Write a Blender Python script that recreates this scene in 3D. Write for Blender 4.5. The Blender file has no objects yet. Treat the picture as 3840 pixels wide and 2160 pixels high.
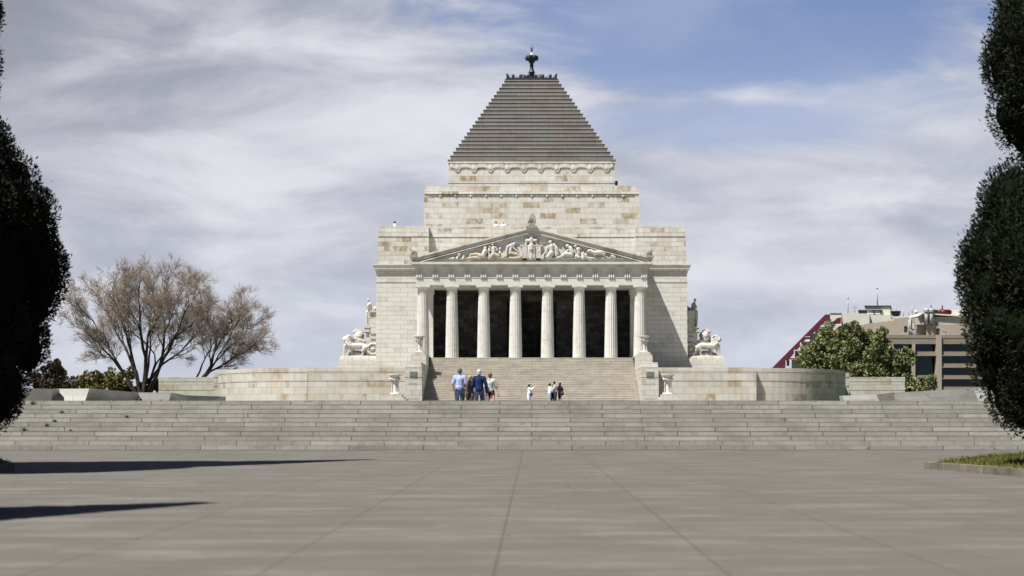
import bpy, math, random
import numpy as np
from mathutils import Vector, Matrix, Quaternion
R = math.radians; PI = math.pi
random.seed(7)
rng = np.random.default_rng(11)
scene = bpy.context.scene
col = scene.collection

# ------------------------------------------------------------------ camera, light, sky
F = 5333.0; VX = 1994.0; HY = 1550.0; H = 1.27          # focal length in photo pixels, vanishing point, eye height
cam_d = bpy.data.cameras.new("Camera"); cam = bpy.data.objects.new("Camera", cam_d); col.objects.link(cam)
cam.location = (0, 0, H); cam.rotation_euler = (R(90), 0, 0)
cam_d.sensor_width = 36.0; cam_d.lens = 50.0
cam_d.shift_x = -(VX-1920)/3840; cam_d.shift_y = (HY-1080)/3840
cam_d.clip_start = 0.2; cam_d.clip_end = 9000
cam_d.dof.use_dof = True; cam_d.dof.focus_distance = 95.0; cam_d.dof.aperture_fstop = 1.3
scene.camera = cam

EXPO = 0.78
scene.view_settings.view_transform = 'Standard'
scene.view_settings.look = 'None'
scene.view_settings.exposure = EXPO
scene.view_settings.gamma = 1.0
LD = Vector((1.0, 0.90, -2.30)).normalized()            # the way the sunlight travels
sun_d = bpy.data.lights.new("Sun", 'SUN'); sun_d.energy = 5.0; sun_d.angle = R(0.5); sun_d.color = (1.0, 0.965, 0.90)
sun = bpy.data.objects.new("Sun", sun_d); col.objects.link(sun)
sun.rotation_euler = LD.to_track_quat('-Z', 'Y').to_euler(); sun.location = (-40, -40, 90)

def world_sky():
    w = bpy.data.worlds.new("World"); scene.world = w; w.use_nodes = True
    nt = w.node_tree; nt.nodes.clear(); N = nt.nodes.new; L = nt.links.new
    def math_(op, a, b=None, clamp=False):
        n = N('ShaderNodeMath'); n.operation = op; n.use_clamp = clamp
        for i, q in enumerate((a, b)):
            if q is None: continue
            if isinstance(q, (int, float)): n.inputs[i].default_value = q
            else: L(q, n.inputs[i])
        return n.outputs[0]
    def mr(v, a, b, c=0.0, d=1.0):
        n = N('ShaderNodeMapRange'); n.interpolation_type = 'SMOOTHSTEP'
        L(v, n.inputs[0]); n.inputs[1].default_value = a; n.inputs[2].default_value = b
        n.inputs[3].default_value = c; n.inputs[4].default_value = d
        return n.outputs[0]
    def mix(f, a, b):
        n = N('ShaderNodeMix'); n.data_type = 'RGBA'
        if isinstance(f, (int, float)): n.inputs[0].default_value = f
        else: L(f, n.inputs[0])
        for i, q in ((6, a), (7, b)):
            if isinstance(q, tuple): n.inputs[i].default_value = q+(1,)
            else: L(q, n.inputs[i])
        return n.outputs[2]
    tc = N('ShaderNodeTexCoord'); sp = N('ShaderNodeSeparateXYZ'); L(tc.outputs['Generated'], sp.inputs[0])
    x, y, z = sp.outputs
    sky = N('ShaderNodeTexSky'); sky.sky_type = 'NISHITA'; sky.sun_disc = False
    sky.sun_elevation = math.asin(-LD.z); sky.sun_rotation = math.atan2(-LD.x, -LD.y)
    sky.altitude = 1500; sky.dust_density = 0.1; sky.air_density = 0.4
    bg1 = N('ShaderNodeBackground'); L(sky.outputs[0], bg1.inputs[0]); bg1.inputs[1].default_value = 0.05
    # cloud deck standing in the sky ahead of the camera: tangents of azimuth and elevation
    yy = math_('MAXIMUM', y, 0.05)
    u = math_('DIVIDE', x, yy); v = math_('DIVIDE', z, yy)
    # clouds lie on a high sheet: they flatten towards the horizon
    zz = math_('ADD', math_('MAXIMUM', z, 0.0), 0.10)
    px = math_('DIVIDE', x, zz); py = math_('DIVIDE', y, zz)
    cb = N('ShaderNodeCombineXYZ'); L(px, cb.inputs[0]); L(py, cb.inputs[1]); cb.inputs[2].default_value = 3.1
    n1 = N('ShaderNodeTexNoise'); L(cb.outputs[0], n1.inputs[0]); n1.inputs['Scale'].default_value = 1.25
    n1.inputs['Detail'].default_value = 6; n1.inputs['Roughness'].default_value = 0.5; n1.inputs['Distortion'].default_value = 0.5
    cb2 = N('ShaderNodeCombineXYZ'); L(math_('MULTIPLY', u, 1.5), cb2.inputs[0]); L(math_('MULTIPLY', v, 4.2), cb2.inputs[1]); cb2.inputs[2].default_value = 7.7
    n2 = N('ShaderNodeTexNoise'); L(cb2.outputs[0], n2.inputs[0]); n2.inputs['Scale'].default_value = 4.4
    n2.inputs['Detail'].default_value = 9; n2.inputs['Roughness'].default_value = 0.56; n2.inputs['Distortion'].default_value = 0.35
    tex = math_('ADD', math_('MULTIPLY', n1.outputs[0], 0.22), math_('MULTIPLY', n2.outputs[0], 0.78))
    k = 1.0/(2**EXPO)
    def c(r, g, b): return (r*k, g*k, b*k)
    shade = mr(tex, 0.31, 0.66)
    cloud = mix(shade, c(.44, .465, .56), c(.76, .775, .83))
    low = mr(v, 0.0, 0.13, 1.0, 0.0)
    cloud = mix(math_('MULTIPLY', low, 0.55), cloud, c(.62, .665, .78))
    # greyer cloud in the upper corners, partly lens falloff put into the colour
    hv = math_('MULTIPLY', mr(v, 0.08, 0.30), mr(math_('ADD', u, math_('MULTIPLY', math_('SUBTRACT', n2.outputs[0], .5), .5)), -0.42, -0.06, 1.0, 0.0))
    cloud = mix(math_('MULTIPLY', hv, 0.85), cloud, c(.26, .275, .34))
    hv2 = math_('MULTIPLY', mr(v, 0.17, 0.31), mr(u, 0.16, 0.36))
    cloud = mix(math_('MULTIPLY', hv2, 0.6), cloud, c(.25, .28, .38))
    # gap of blue on the upper right
    blue = mix(mr(v, 0.16, 0.31), c(.40, .485, .70), c(.19, .28, .52))
    wob = math_('MULTIPLY', math_('SUBTRACT', n2.outputs[0], 0.5), 1.8)
    eu = math_('DIVIDE', math_('SUBTRACT', u, 0.150), 0.19)
    ev = math_('DIVIDE', math_('SUBTRACT', math_('ADD', v, math_('MULTIPLY', u, 0.10)), 0.288), 0.055)
    d = math_('SQRT', math_('ADD', math_('MULTIPLY', eu, eu), math_('MULTIPLY', ev, ev)))
    gap = mr(math_('ADD', d, wob), 0.66, 1.30, 1.0, 0.0)
    gap = math_('MULTIPLY', gap, mr(n1.outputs[0], 0.44, 0.68, 1.0, 0.78))
    eu2 = math_('DIVIDE', math_('SUBTRACT', u, 0.15), 0.10)
    ev2 = math_('DIVIDE', math_('SUBTRACT', v, 0.205), 0.018)
    d2 = math_('SQRT', math_('ADD', math_('MULTIPLY', eu2, eu2), math_('MULTIPLY', ev2, ev2)))
    gap2 = mr(math_('ADD', d2, wob), 0.6, 1.5, 0.75, 0.0)
    front = mix(math_('MAXIMUM', gap, gap2), cloud, blue)
    bg2 = N('ShaderNodeBackground'); L(front, bg2.inputs[0]); bg2.inputs[1].default_value = 1.0
    ahead = math_('MULTIPLY', mr(y, 0.74, 0.88), mr(z, 0.285, 0.37, 1.0, 0.0))
    ms = N('ShaderNodeMixShader'); L(ahead, ms.inputs[0]); L(bg1.outputs[0], ms.inputs[1]); L(bg2.outputs[0], ms.inputs[2])
    out = N('ShaderNodeOutputWorld'); L(ms.outputs[0], out.inputs[0])
world_sky()

# ------------------------------------------------------------------ helpers
def PX(x, Y): return (x-VX)*Y/F
def PZ(y, Y): return H+(HY-y)*Y/F
def P(x, y, Y): return Vector((PX(x, Y), Y, PZ(y, Y)))
wloc = {}
def tag(o, label=None, cat=None, group=None, kind=None):
    if label: o['label'] = label
    if cat: o['category'] = cat
    if group: o['group'] = group
    if kind: o['kind'] = kind
    return o
def thing(name, label, cat, loc=(0, 0, 0), rz=0.0, group=None):
    o = bpy.data.objects.new(name, None); col.objects.link(o); o.location = loc; o.rotation_euler = (0, 0, rz)
    o.empty_display_size = 0.3; wloc[o.name] = Vector(loc)
    return tag(o, label, cat, group)
def copy_tree(o, parent=None, loc=None, rz=None, sc=None, label=None):
    c = o.copy(); col.objects.link(c)
    if parent: c.parent = parent
    if loc is not None: c.location = loc
    if rz is not None: c.rotation_euler = (0, 0, rz)
    if sc is not None: c.scale = sc if hasattr(sc, '__len__') else (sc, sc, sc)
    if label: c['label'] = label
    for ch in [q for q in list(bpy.data.objects) if q.parent == o]: copy_tree(ch, c)
    return c

class MB:
    def __init__(s): s.v = []; s.f = []; s.uv = []; s.sm = []
    def add(s, vs, fs, uvs=None, sm=False):
        b = len(s.v); s.v.extend([tuple(q) for q in vs])
        for i, f in enumerate(fs):
            s.f.append(tuple(b+j for j in f)); s.uv.append(uvs[i] if uvs else None); s.sm.append(sm)
        return s
    def box(s, x0, x1, y0, y1, z0, z1):
        return s.frus((x0, x1, y0, y1, z0), (x0, x1, y0, y1, z1))
    def frus(s, a, b):
        x0, x1, y0, y1, z0 = a; X0, X1, Y0, Y1, z1 = b
        vs = [(x0, y0, z0), (x1, y0, z0), (x1, y1, z0), (x0, y1, z0), (X0, Y0, z1), (X1, Y0, z1), (X1, Y1, z1), (X0, Y1, z1)]
        return s.add(vs, [(3, 2, 1, 0), (4, 5, 6, 7), (0, 1, 5, 4), (1, 2, 6, 5), (2, 3, 7, 6), (3, 0, 4, 7)])
    def prism(s, poly, y0, y1):                       # poly in XZ, extruded in Y
        a = sum(poly[i][0]*poly[(i+1) % len(poly)][1]-poly[(i+1) % len(poly)][0]*poly[i][1] for i in range(len(poly)))
        if a < 0: poly = poly[::-1]
        n = len(poly); vs = [(x, y0, z) for x, z in poly]+[(x, y1, z) for x, z in poly]
        fs = [tuple(range(n)), tuple(range(2*n-1, n-1, -1))]+[(i, n+i, n+(i+1) % n, (i+1) % n) for i in range(n)]
        return s.add(vs, fs)
    def slab(s, poly, z0, z1):                        # poly in XY
        a = sum(poly[i][0]*poly[(i+1) % len(poly)][1]-poly[(i+1) % len(poly)][0]*poly[i][1] for i in range(len(poly)))
        if a < 0: poly = poly[::-1]
        n = len(poly); vs = [(x, y, z0) for x, y in poly]+[(x, y, z1) for x, y in poly]
        fs = [tuple(range(n-1, -1, -1)), tuple(range(n, 2*n))]+[(i, (i+1) % n, n+(i+1) % n, n+i) for i in range(n)]
        return s.add(vs, fs)
    def lathe(s, prof, cx=0, cy=0, n=24, sm=True, flute=None):
        vs = []; fs = []
        for k, (r, z) in enumerate(prof):
            for i in range(n):
                a = 2*math.pi*i/n; rr = r
                if flute and flute[0] <= k <= flute[1]: rr = r*(1-0.13*(0.5-0.5*math.cos(a*20))**0.5)
                vs.append((cx+rr*math.cos(a), cy+rr*math.sin(a), z))
        for k in range(len(prof)-1):
            for i in range(n):
                j = (i+1) % n; fs.append((k*n+i, k*n+j, (k+1)*n+j, (k+1)*n+i))
        s.add(vs, fs, None, sm)
        m = len(prof)-1
        s.add(vs[:n], [tuple(range(n-1, -1, -1))]); s.add(vs[m*n:], [tuple(range(n))])
        return s
    def tube(s, pts, rad, n=6, cap=True, sm=True):
        pts = [Vector(p) for p in pts]; vs = []; fs = []
        if not hasattr(rad, '__len__'): rad = [rad]*len(pts)
        up = Vector((0.31, 0.17, 0.93))
        for i, p in enumerate(pts):
            t = (pts[min(i+1, len(pts)-1)]-pts[max(i-1, 0)]).normalized()
            a = t.cross(up)
            if a.length < 1e-3: a = t.cross(Vector((1, 0, 0)))
            a.normalize(); b = t.cross(a)
            for k in range(n):
                w = 2*math.pi*k/n; vs.append(p+(a*math.cos(w)+b*math.sin(w))*rad[i])
        for i in range(len(pts)-1):
            for k in range(n):
                j = (k+1) % n; fs.append((i*n+k, i*n+j, (i+1)*n+j, (i+1)*n+k))
        if cap: fs.append(tuple(range(n-1, -1, -1))); q = (len(pts)-1)*n; fs.append(tuple(range(q, q+n)))
        return s.add(vs, fs, None, sm)
    def ell(s, c, r, rot=None, n=12, m=8):
        if not hasattr(r, '__len__'): r = (r, r, r)
        c = Vector(c); M = rot.to_matrix() if rot is not None else Matrix.Identity(3)
        vs = [c+M@Vector((0, 0, -r[2]))]; fs = []
        for j in range(1, m):
            t = math.pi*j/m-math.pi/2
            for i in range(n):
                a = 2*math.pi*i/n; vs.append(c+M@Vector((r[0]*math.cos(t)*math.cos(a), r[1]*math.cos(t)*math.sin(a), r[2]*math.sin(t))))
        vs.append(c+M@Vector((0, 0, r[2])))
        for i in range(n): fs.append((0, 1+(i+1) % n, 1+i))
        for j in range(m-2):
            for i in range(n):
                a = 1+j*n+i; b = 1+j*n+(i+1) % n; fs.append((a, b, b+n, a+n))
        q = len(vs)-1
        for i in range(n): fs.append((q, 1+(m-2)*n+i, 1+(m-2)*n+(i+1) % n))
        return s.add(vs, fs, None, True)
    def cap(s, p0, r0, p1, r1, n=10):
        p0 = Vector(p0); p1 = Vector(p1)
        s.ell(p0, r0, n=n, m=6); s.ell(p1, r1, n=n, m=6)
        return s.tube([p0, p1], [r0, r1], n=n)
    def chain(s, pts, rad):
        for i in range(len(pts)-1): s.cap(pts[i], rad[i], pts[i+1], rad[i+1])
        return s
    def build(s, name, mat, parent=None, label=None, smooth_voxel=None, sit=3):
        off = Vector((0, 0, 0)); p = parent
        while p is not None:
            off += Vector(p.location); p = p.parent
        me = bpy.data.meshes.new(name)
        V = np.array(s.v, dtype=np.float64)
        Vl = V-np.array(off)
        me.from_pydata(Vl.tolist(), [], s.f)
        uvl = me.uv_layers.new(name='UVMap')
        buf = np.zeros((sum(len(f) for f in s.f), 2)); k = 0
        fast = len(s.f) > 30000 or smooth_voxel
        for f, uv in ([] if fast else zip(s.f, s.uv)):
            n = len(f)
            if uv is not None: buf[k:k+n] = uv
            else:
                pts = [s.v[i] for i in f]; ax = ay = az = 0.0
                for i in range(n):
                    a = pts[i]; b = pts[(i+1) % n]
                    ax += a[1]*b[2]-a[2]*b[1]; ay += a[2]*b[0]-a[0]*b[2]; az += a[0]*b[1]-a[1]*b[0]
                ax, ay, az = abs(ax), abs(ay), abs(az)
                if az >= ax and az >= ay: buf[k:k+n] = [(p[0], p[1]) for p in pts]
                elif ay >= ax: buf[k:k+n] = [(p[0], p[2]) for p in pts]
                else: buf[k:k+n] = [(p[1]+.37, p[2]) for p in pts]
            k += n
        uvl.data.foreach_set('uv', buf.ravel())
        me.polygons.foreach_set('use_smooth', np.array(s.sm, dtype=bool))
        me.materials.append(mat)
        o = bpy.data.objects.new(name, me); col.objects.link(o)
        if parent is not None: o.parent = parent
        if label: o['label'] = label
        if smooth_voxel:
            m = o.modifiers.new('fuse', 'REMESH'); m.mode = 'VOXEL'; m.voxel_size = smooth_voxel; m.use_smooth_shade = True
            if sit: m2 = o.modifiers.new('soft', 'SMOOTH'); m2.iterations = sit; m2.factor = 0.5
        return o

# ------------------------------------------------------------------ materials
class NT:
    def __init__(s, name, rough=0.8, spec=0.3):
        s.m = bpy.data.materials.new(name); s.m.use_nodes = True; s.t = s.m.node_tree
        s.b = s.t.nodes['Principled BSDF']; s.b.inputs['Roughness'].default_value = rough
        s.b.inputs['Specular IOR Level'].default_value = spec
    def n(s, kind, **kw):
        q = s.t.nodes.new(kind)
        for k, v in kw.items(): setattr(q, k, v)
        return q
    def l(s, a, b): s.t.links.new(a, b)
    def mix(s, f, a, b, mode='MIX'):
        q = s.n('ShaderNodeMix', data_type='RGBA', blend_type=mode)
        for i, w in ((0, f), (6, a), (7, b)):
            if isinstance(w, (int, float)): q.inputs[i].default_value = w
            elif isinstance(w, tuple): q.inputs[i].default_value = w+(1,)
            else: s.l(w, q.inputs[i])
        return q.outputs[2]
    def mth(s, op, a, b=None, clamp=False):
        q = s.n('ShaderNodeMath', operation=op, use_clamp=clamp)
        for i, w in enumerate((a, b)):
            if w is None: continue
            if isinstance(w, (int, float)): q.inputs[i].default_value = w
            else: s.l(w, q.inputs[i])
        return q.outputs[0]
    def mr(s, v, a, b, c=0.0, d=1.0):
        q = s.n('ShaderNodeMapRange', interpolation_type='SMOOTHSTEP'); s.l(v, q.inputs[0])
        for i, w in enumerate((a, b, c, d)): q.inputs[i+1].default_value = w
        return q.outputs[0]
    def noise(s, vec, scale, detail=4, rough=0.55, st=None, dist=0.0):
        if st:
            mp = s.n('ShaderNodeMapping'); s.l(vec, mp.inputs[0]); mp.inputs['Scale'].default_value = st; vec = mp.outputs[0]
        q = s.n('ShaderNodeTexNoise'); s.l(vec, q.inputs[0]); q.inputs['Scale'].default_value = scale
        q.inputs['Detail'].default_value = detail; q.inputs['Roughness'].default_value = rough; q.inputs['Distortion'].default_value = dist
        return q.outputs[0]
    def uv(s): return s.n('ShaderNodeTexCoord').outputs['UV']
    def obj(s): return s.n('ShaderNodeTexCoord').outputs['Object']
    def gen(s): return s.n('ShaderNodeNewGeometry').outputs['Position']
    def ramp(s, v, stops):
        q = s.n('ShaderNodeValToRGB'); s.l(v, q.inputs[0]); e = q.color_ramp.elements
        e[0].position, e[0].color = stops[0][0], stops[0][1]+(1,)
        e[1].position, e[1].color = stops[-1][0], stops[-1][1]+(1,)
        for p, c in stops[1:-1]: w = e.new(p); w.color = c+(1,)
        return q.outputs[0]
    def bump(s, h, st=0.3, d=0.02):
        q = s.n('ShaderNodeBump'); q.inputs['Strength'].default_value = st; q.inputs['Distance'].default_value = d
        s.l(h, q.inputs['Height']); s.l(q.outputs[0], s.b.inputs['Normal'])
    def out(s, c):
        if isinstance(c, tuple): s.b.inputs['Base Color'].default_value = c+(1,)
        else: s.l(c, s.b.inputs['Base Color'])
        return s.m

def ashlar(name, bw, bh, pale=(.565, .557, .525), cream=(.515, .49, .435), tan=(.40, .335, .245), ochre=(.27, .20, .115),
           stain=0.5, mort=0.014, mortcol=(.235, .22, .185), spread=1.0, seed=0.0, top=0.93):
    t = NT(name, 0.75, 0.25); uv = t.uv()
    mp = t.n('ShaderNodeMapping'); t.l(uv, mp.inputs[0]); mp.inputs['Location'].default_value = (seed*1.7, 0, 0)
    br = t.n('ShaderNodeTexBrick', offset=0.5); t.l(mp.outputs[0], br.inputs[0])
    br.inputs['Color1'].default_value = (0, 0, 0, 1); br.inputs['Color2'].default_value = (1, 1, 1, 1); br.inputs['Mortar'].default_value = (.3, .3, .3, 1)
    br.inputs['Scale'].default_value = 1; br.inputs['Mortar Size'].default_value = mort; br.inputs['Mortar Smooth'].default_value = 0.2
    br.inputs['Brick Width'].default_value = bw; br.inputs['Row Height'].default_value = bh
    v = t.n('ShaderNodeRGBToBW'); t.l(br.outputs['Color'], v.inputs[0]); v = v.outputs[0]
    g = t.gen()
    base = t.ramp(v, [(0, pale), (.30, tuple(a*.95 for a in pale)), (.42, cream), (.56, tuple(a*1.02 for a in pale)), (.70, cream), (.80, pale), (.90, tan if stain > .3 else cream), (1.0, tan if stain > .3 else cream)])
    base = t.mix(spread*0.5, pale, base)
    # veins and soft grey clouding inside each block
    vn = t.noise(g, 0.9, 6, 0.62, st=(1, 1, 1.6), dist=1.2)
    base = t.mix(t.mr(vn, .56, .68, 0, .22), base, (.47, .46, .44))
    # rust-coloured stain: stronger in some blocks, its own patchy outline
    v2 = t.mth('FRACT', t.mth('MULTIPLY', v, 7.31)); pick = t.mr(v2, .60, .97)
    sn = t.noise(g, 0.55, 5, 0.6, st=(1.2, 1.2, .8)); sn2 = t.noise(g, 2.3, 5, 0.65, st=(1.0, 1.0, .55))
    a = t.mth('MULTIPLY', t.mr(sn, .34, .60), t.mth('ADD', t.mth('MULTIPLY', pick, 1.0), .30))
    a = t.mth('MULTIPLY', a, t.mr(sn2, .28, .62))
    base = t.mix(t.mth('MULTIPLY', t.mr(v2, .1, .9), .16*spread), base, (.36, .345, .31))
    base = t.mix(t.mth('MULTIPLY', a, min(1, stain*1.5), True), base, ochre)
    drip = t.noise(g, 1.6, 4, .6, st=(1.8, 1.8, .16))
    base = t.mix(t.mr(drip, .50, .74, 0, .34*stain+.05), base, (.33, .29, .22))
    fine = t.noise(g, 24, 3, .6); base = t.mix(t.mr(fine, .35, .65, 0, .09), base, (.35, .34, .31))
    base = t.mix(br.outputs['Fac'], base, mortcol)
    t.bump(t.mth('SUBTRACT', t.mth('MULTIPLY', fine, .2), br.outputs['Fac']), .35, .012)
    return t.out(base)

def plain_stone(name, c1=(.66, .64, .59), c2=(.50, .46, .39), scale=.9, ochre=.25, grime=.3, carved=0):
    t = NT(name, .75, .25); g = t.gen()
    a = t.noise(g, scale, 6, .6, dist=.6); b = t.noise(g, 6, 4, .6); c = t.noise(g, 1.1, 4, .6, st=(1.5, 1.5, .3))
    base = t.mix(t.mr(a, .45, .68), c1, c2)
    base = t.mix(t.mr(c, .56, .74, 0, ochre), base, (.40, .29, .16))
    base = t.mix(t.mr(b, .50, .75, 0, grime*.5), base, (.26, .25, .22))
    if carved:
        f = t.noise(g, 6, 5, .7, st=(1.6, 1.6, .7), dist=.8); base = t.mix(t.mr(f, .50, .72, 0, .45), base, (.26, .24, .20)); t.bump(f, .9, .10)
    else: t.bump(b, .2, .02)
    return t.out(base)

def flat_mat(name, c, rough=.6, spec=.3, vary=.15, scale=3.0, metal=0.0):
    t = NT(name, rough, spec); a = t.noise(t.obj(), scale, 5, .6)
    t.b.inputs['Metallic'].default_value = metal
    return t.out(t.mix(t.mr(a, .3, .7), tuple(q*(1-vary) for q in c), tuple(min(1, q*(1+vary)) for q in c)))

M = {}
M['attic'] = ashlar('stained granite blocks', 1.68, .563, stain=1.0, seed=1)
M['wing'] = ashlar('pale granite blocks of the wings', 1.33, .46, stain=.75, seed=2)
M['body'] = ashlar('clean granite blocks of the body', 1.33, .46, stain=.22, spread=.75, seed=3)
M['terrace'] = ashlar('terrace wall granite', 1.15, .60, pale=(.49, .48, .435), cream=(.45, .42, .36), tan=(.38, .325, .24), stain=.5, seed=4)
M['pier'] = ashlar('stair pier granite', .82, .47, pale=(.50, .49, .455), cream=(.46, .43, .37), stain=.28, seed=5)
M['inner'] = ashlar('inner porch stone darkened for shade', 1.0, .46, pale=(.026, .024, .022), cream=(.023, .021, .019), tan=(.02, .018, .015), stain=.1, mortcol=(.02, .02, .02))  # porch stone made near black: the deep shade is put into its colour
M['trim'] = plain_stone('weathered cornice stone', (.51, .495, .45), (.40, .375, .32), .7, .35, .5)
M['rake'] = plain_stone('grimy pediment cornice stone', (.55, .53, .47), (.34, .32, .27), 1.0, .5, .7)
M['frieze'] = plain_stone('frieze marble', (.535, .525, .49), (.46, .445, .41), .6, .10, .2)
M['marble'] = plain_stone('sculpture marble', (.56, .545, .505), (.46, .435, .38), 1.4, .3, .55, 1)
M['marble_tan'] = plain_stone('tan stained sculpture marble', (.50, .44, .34), (.42, .33, .21), 1.8, .5, .5, 1)
M['bronze'] = flat_mat('dark bronze', (.030, .032, .036), .5, .4)
M['lead_white'] = flat_mat('white cap', (.75, .75, .74), .4)
M['plaque'] = flat_mat('green bronze plaque', (.13, .15, .12), .5, .4)
M['incised'] = flat_mat('incised lettering', (.36, .33, .29), .8)
M['black'] = flat_mat('black enamel', (.012, .012, .016), .4, .5)

def mat_column():
    t = NT('fluted column marble', .7, .25); g = t.gen()
    a = t.noise(g, .9, 6, .6, dist=1.0); c = t.noise(g, .55, 4, .6, st=(.7, .7, 1.6)); w = t.noise(g, 2.2, 5, .7, st=(.5, .5, 3))
    base = t.mix(t.mr(a, .48, .68), (.55, .54, .505), (.46, .445, .40))
    base = t.mix(t.mth('MULTIPLY', t.mr(c, .55, .68), t.mr(w, .42, .66, 0, .75)), base, (.38, .28, .16))
    sp = t.n('ShaderNodeSeparateXYZ'); t.l(g, sp.inputs[0])
    fr = t.mth('FRACT', t.mth('DIVIDE', t.mth('SUBTRACT', sp.outputs[2], 6.56), 1.12))
    base = t.mix(t.mth('MULTIPLY', t.mth('LESS_THAN', fr, .022), .5), base, (.28, .26, .23))
    return t.out(base)
M['column'] = mat_column()

def mat_roof():
    t = NT('stepped roof granite', .7, .3); uv = t.uv(); g = t.gen()
    sp = t.n('ShaderNodeSeparateXYZ'); t.l(uv, sp.inputs[0])
    br = t.n('ShaderNodeTexBrick', offset=0.0); t.l(uv, br.inputs[0]); br.inputs['Scale'].default_value = 1
    br.inputs['Color1'].default_value = (0, 0, 0, 1); br.inputs['Color2'].default_value = (1, 1, 1, 1)
    br.inputs['Mortar Size'].default_value = .012; br.inputs['Brick Width'].default_value = 1.72; br.inputs['Row Height'].default_value = 50
    br2 = t.n('ShaderNodeTexBrick', offset=0.0); t.l(uv, br2.inputs[0]); br2.inputs['Scale'].default_value = 1
    br2.inputs['Color1'].default_value = (0, 0, 0, 1); br2.inputs['Color2'].default_value = (1, 1, 1, 1)
    br2.inputs['Mortar Size'].default_value = 0; br2.inputs['Brick Width'].default_value = 1.72; br2.inputs['Row Height'].default_value = .465
    v = t.n('ShaderNodeRGBToBW'); t.l(br2.outputs[0], v.inputs[0])
    base = t.mix(v.outputs[0], (.150, .130, .119), (.20, .175, .160))
    pat = t.noise(g, .22, 4, .6, dist=.4)
    base = t.mix(t.mr(pat, .47, .64, 0, .75), base, (.165, .178, .170))
    st = t.noise(g, 5, 4, .65, st=(1.5, 1.5, .12)); base = t.mix(t.mr(st, .48, .7, 0, .5), base, (.27, .265, .245))
    fine = t.noise(g, 14, 4, .6); base = t.mix(t.mr(fine, .4, .7, 0, .3), base, (.10, .09, .085))
    base = t.mix(t.mth('MULTIPLY', br.outputs['Fac'], .7), base, (.06, .055, .05))
    t.bump(fine, .25, .02)
    return t.out(base)
M['roof'] = mat_roof()

def mat_steps(name, c1, c2, bw, bh, mort, mc, moss=.3):
    t = NT(name, .85, .2); uv = t.uv(); g = t.gen()
    br = t.n('ShaderNodeTexBrick', offset=0.46); t.l(uv, br.inputs[0]); br.inputs['Scale'].default_value = 1
    br.inputs['Color1'].default_value = (0, 0, 0, 1); br.inputs['Color2'].default_value = (1, 1, 1, 1)
    br.inputs['Mortar Size'].default_value = mort; br.inputs['Mortar Smooth'].default_value = .3
    br.inputs['Brick Width'].default_value = bw; br.inputs['Row Height'].default_value = bh
    v = t.n('ShaderNodeRGBToBW'); t.l(br.outputs[0], v.inputs[0])
    base = t.mix(v.outputs[0], c1, c2)
    a = t.noise(g, .8, 6, .65, st=(1, 1, 2)); base = t.mix(t.mr(a, .42, .7, 0, .6), base, tuple(q*.72 for q in c1))
    dr = t.noise(g, 5.5, 5, .7, st=(1, 1, .10)); base = t.mix(t.mr(dr, .50, .72, 0, .55), base, tuple(q*.5 for q in c1))
    fn = t.noise(g, 45, 3, .7); base = t.mix(t.mr(fn, .35, .65, 0, .35), base, tuple(q*.55 for q in c1))
    mo = t.noise(g, 1.4, 5, .7, st=(1, 1, 3)); base = t.mix(t.mr(mo, .60, .72, 0, moss), base, (.13, .10, .065))
    base = t.mix(t.mth('MULTIPLY', br.outputs['Fac'], .85), base, mc)
    t.bump(fn, .3, .01)
    return t.out(base)
M['steps'] = mat_steps('grey granite steps', (.285, .274, .247), (.41, .395, .36), 2.56, .1577, .017, (.05, .045, .036), .7)
M['upsteps'] = mat_steps('cream granite stair', (.50, .46, .395), (.60, .56, .49), 2.1, .1617, .009, (.20, .16, .11), .55)

def mat_paving():
    t = NT('worn concrete paving', .8, .25); g = t.gen()
    mp = t.n('ShaderNodeMapping'); t.l(g, mp.inputs[0]); mp.inputs['Location'].default_value = (.30, 0, 0)
    br = t.n('ShaderNodeTexBrick', offset=0.5); t.l(mp.outputs[0], br.inputs[0]); br.inputs['Scale'].default_value = 1
    br.inputs['Color1'].default_value = (0, 0, 0, 1); br.inputs['Color2'].default_value = (1, 1, 1, 1)
    br.inputs['Mortar Size'].default_value = .016; br.inputs['Mortar Smooth'].default_value = .6
    br.inputs['Brick Width'].default_value = 1.83*3; br.inputs['Row Height'].default_value = 1.83
    # joints running away from the camera only every 1.83 m, cross joints staggered
    bx = t.n('ShaderNodeTexBrick', offset=0.0); t.l(mp.outputs[0], bx.inputs[0]); bx.inputs['Scale'].default_value = 1
    bx.inputs['Color1'].default_value = (0, 0, 0, 1); bx.inputs['Color2'].default_value = (1, 1, 1, 1)
    bx.inputs['Mortar Size'].default_value = .017; bx.inputs['Mortar Smooth'].default_value = .5
    bx.inputs['Brick Width'].default_value = 1.85; bx.inputs['Row Height'].default_value = 2.9
    v = t.n('ShaderNodeRGBToBW'); t.l(bx.outputs[0], v.inputs[0])
    base = t.mix(t.mth('MULTIPLY', v.outputs[0], .45), (.114, .106, .094), (.136, .127, .113))
    big = t.noise(g, .32, 7, .72, dist=.8); base = t.mix(t.mr(big, .38, .60), base, (.108, .100, .088))
    lt = t.noise(g, .8, 7, .75, st=(.5, 1.8, 1)); base = t.mix(t.mr(lt, .48, .64, 0, .8), base, (.178, .166, .149))
    sp = t.noise(g, 60, 3, .7); base = t.mix(t.mr(sp, .35, .65, 0, .25), base, (.07, .065, .06))
    st = t.noise(g, 2.6, 6, .75); base = t.mix(t.mr(st, .60, .72, 0, .6), base, (.062, .056, .048))
    base = t.mix(t.mth('MULTIPLY', bx.outputs['Fac'], t.mr(st, .35, .6, .3, .65)), base, (.05, .045, .038))
    t.bump(sp, .2, .01)
    return t.out(base)
M['paving'] = mat_paving()

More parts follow.
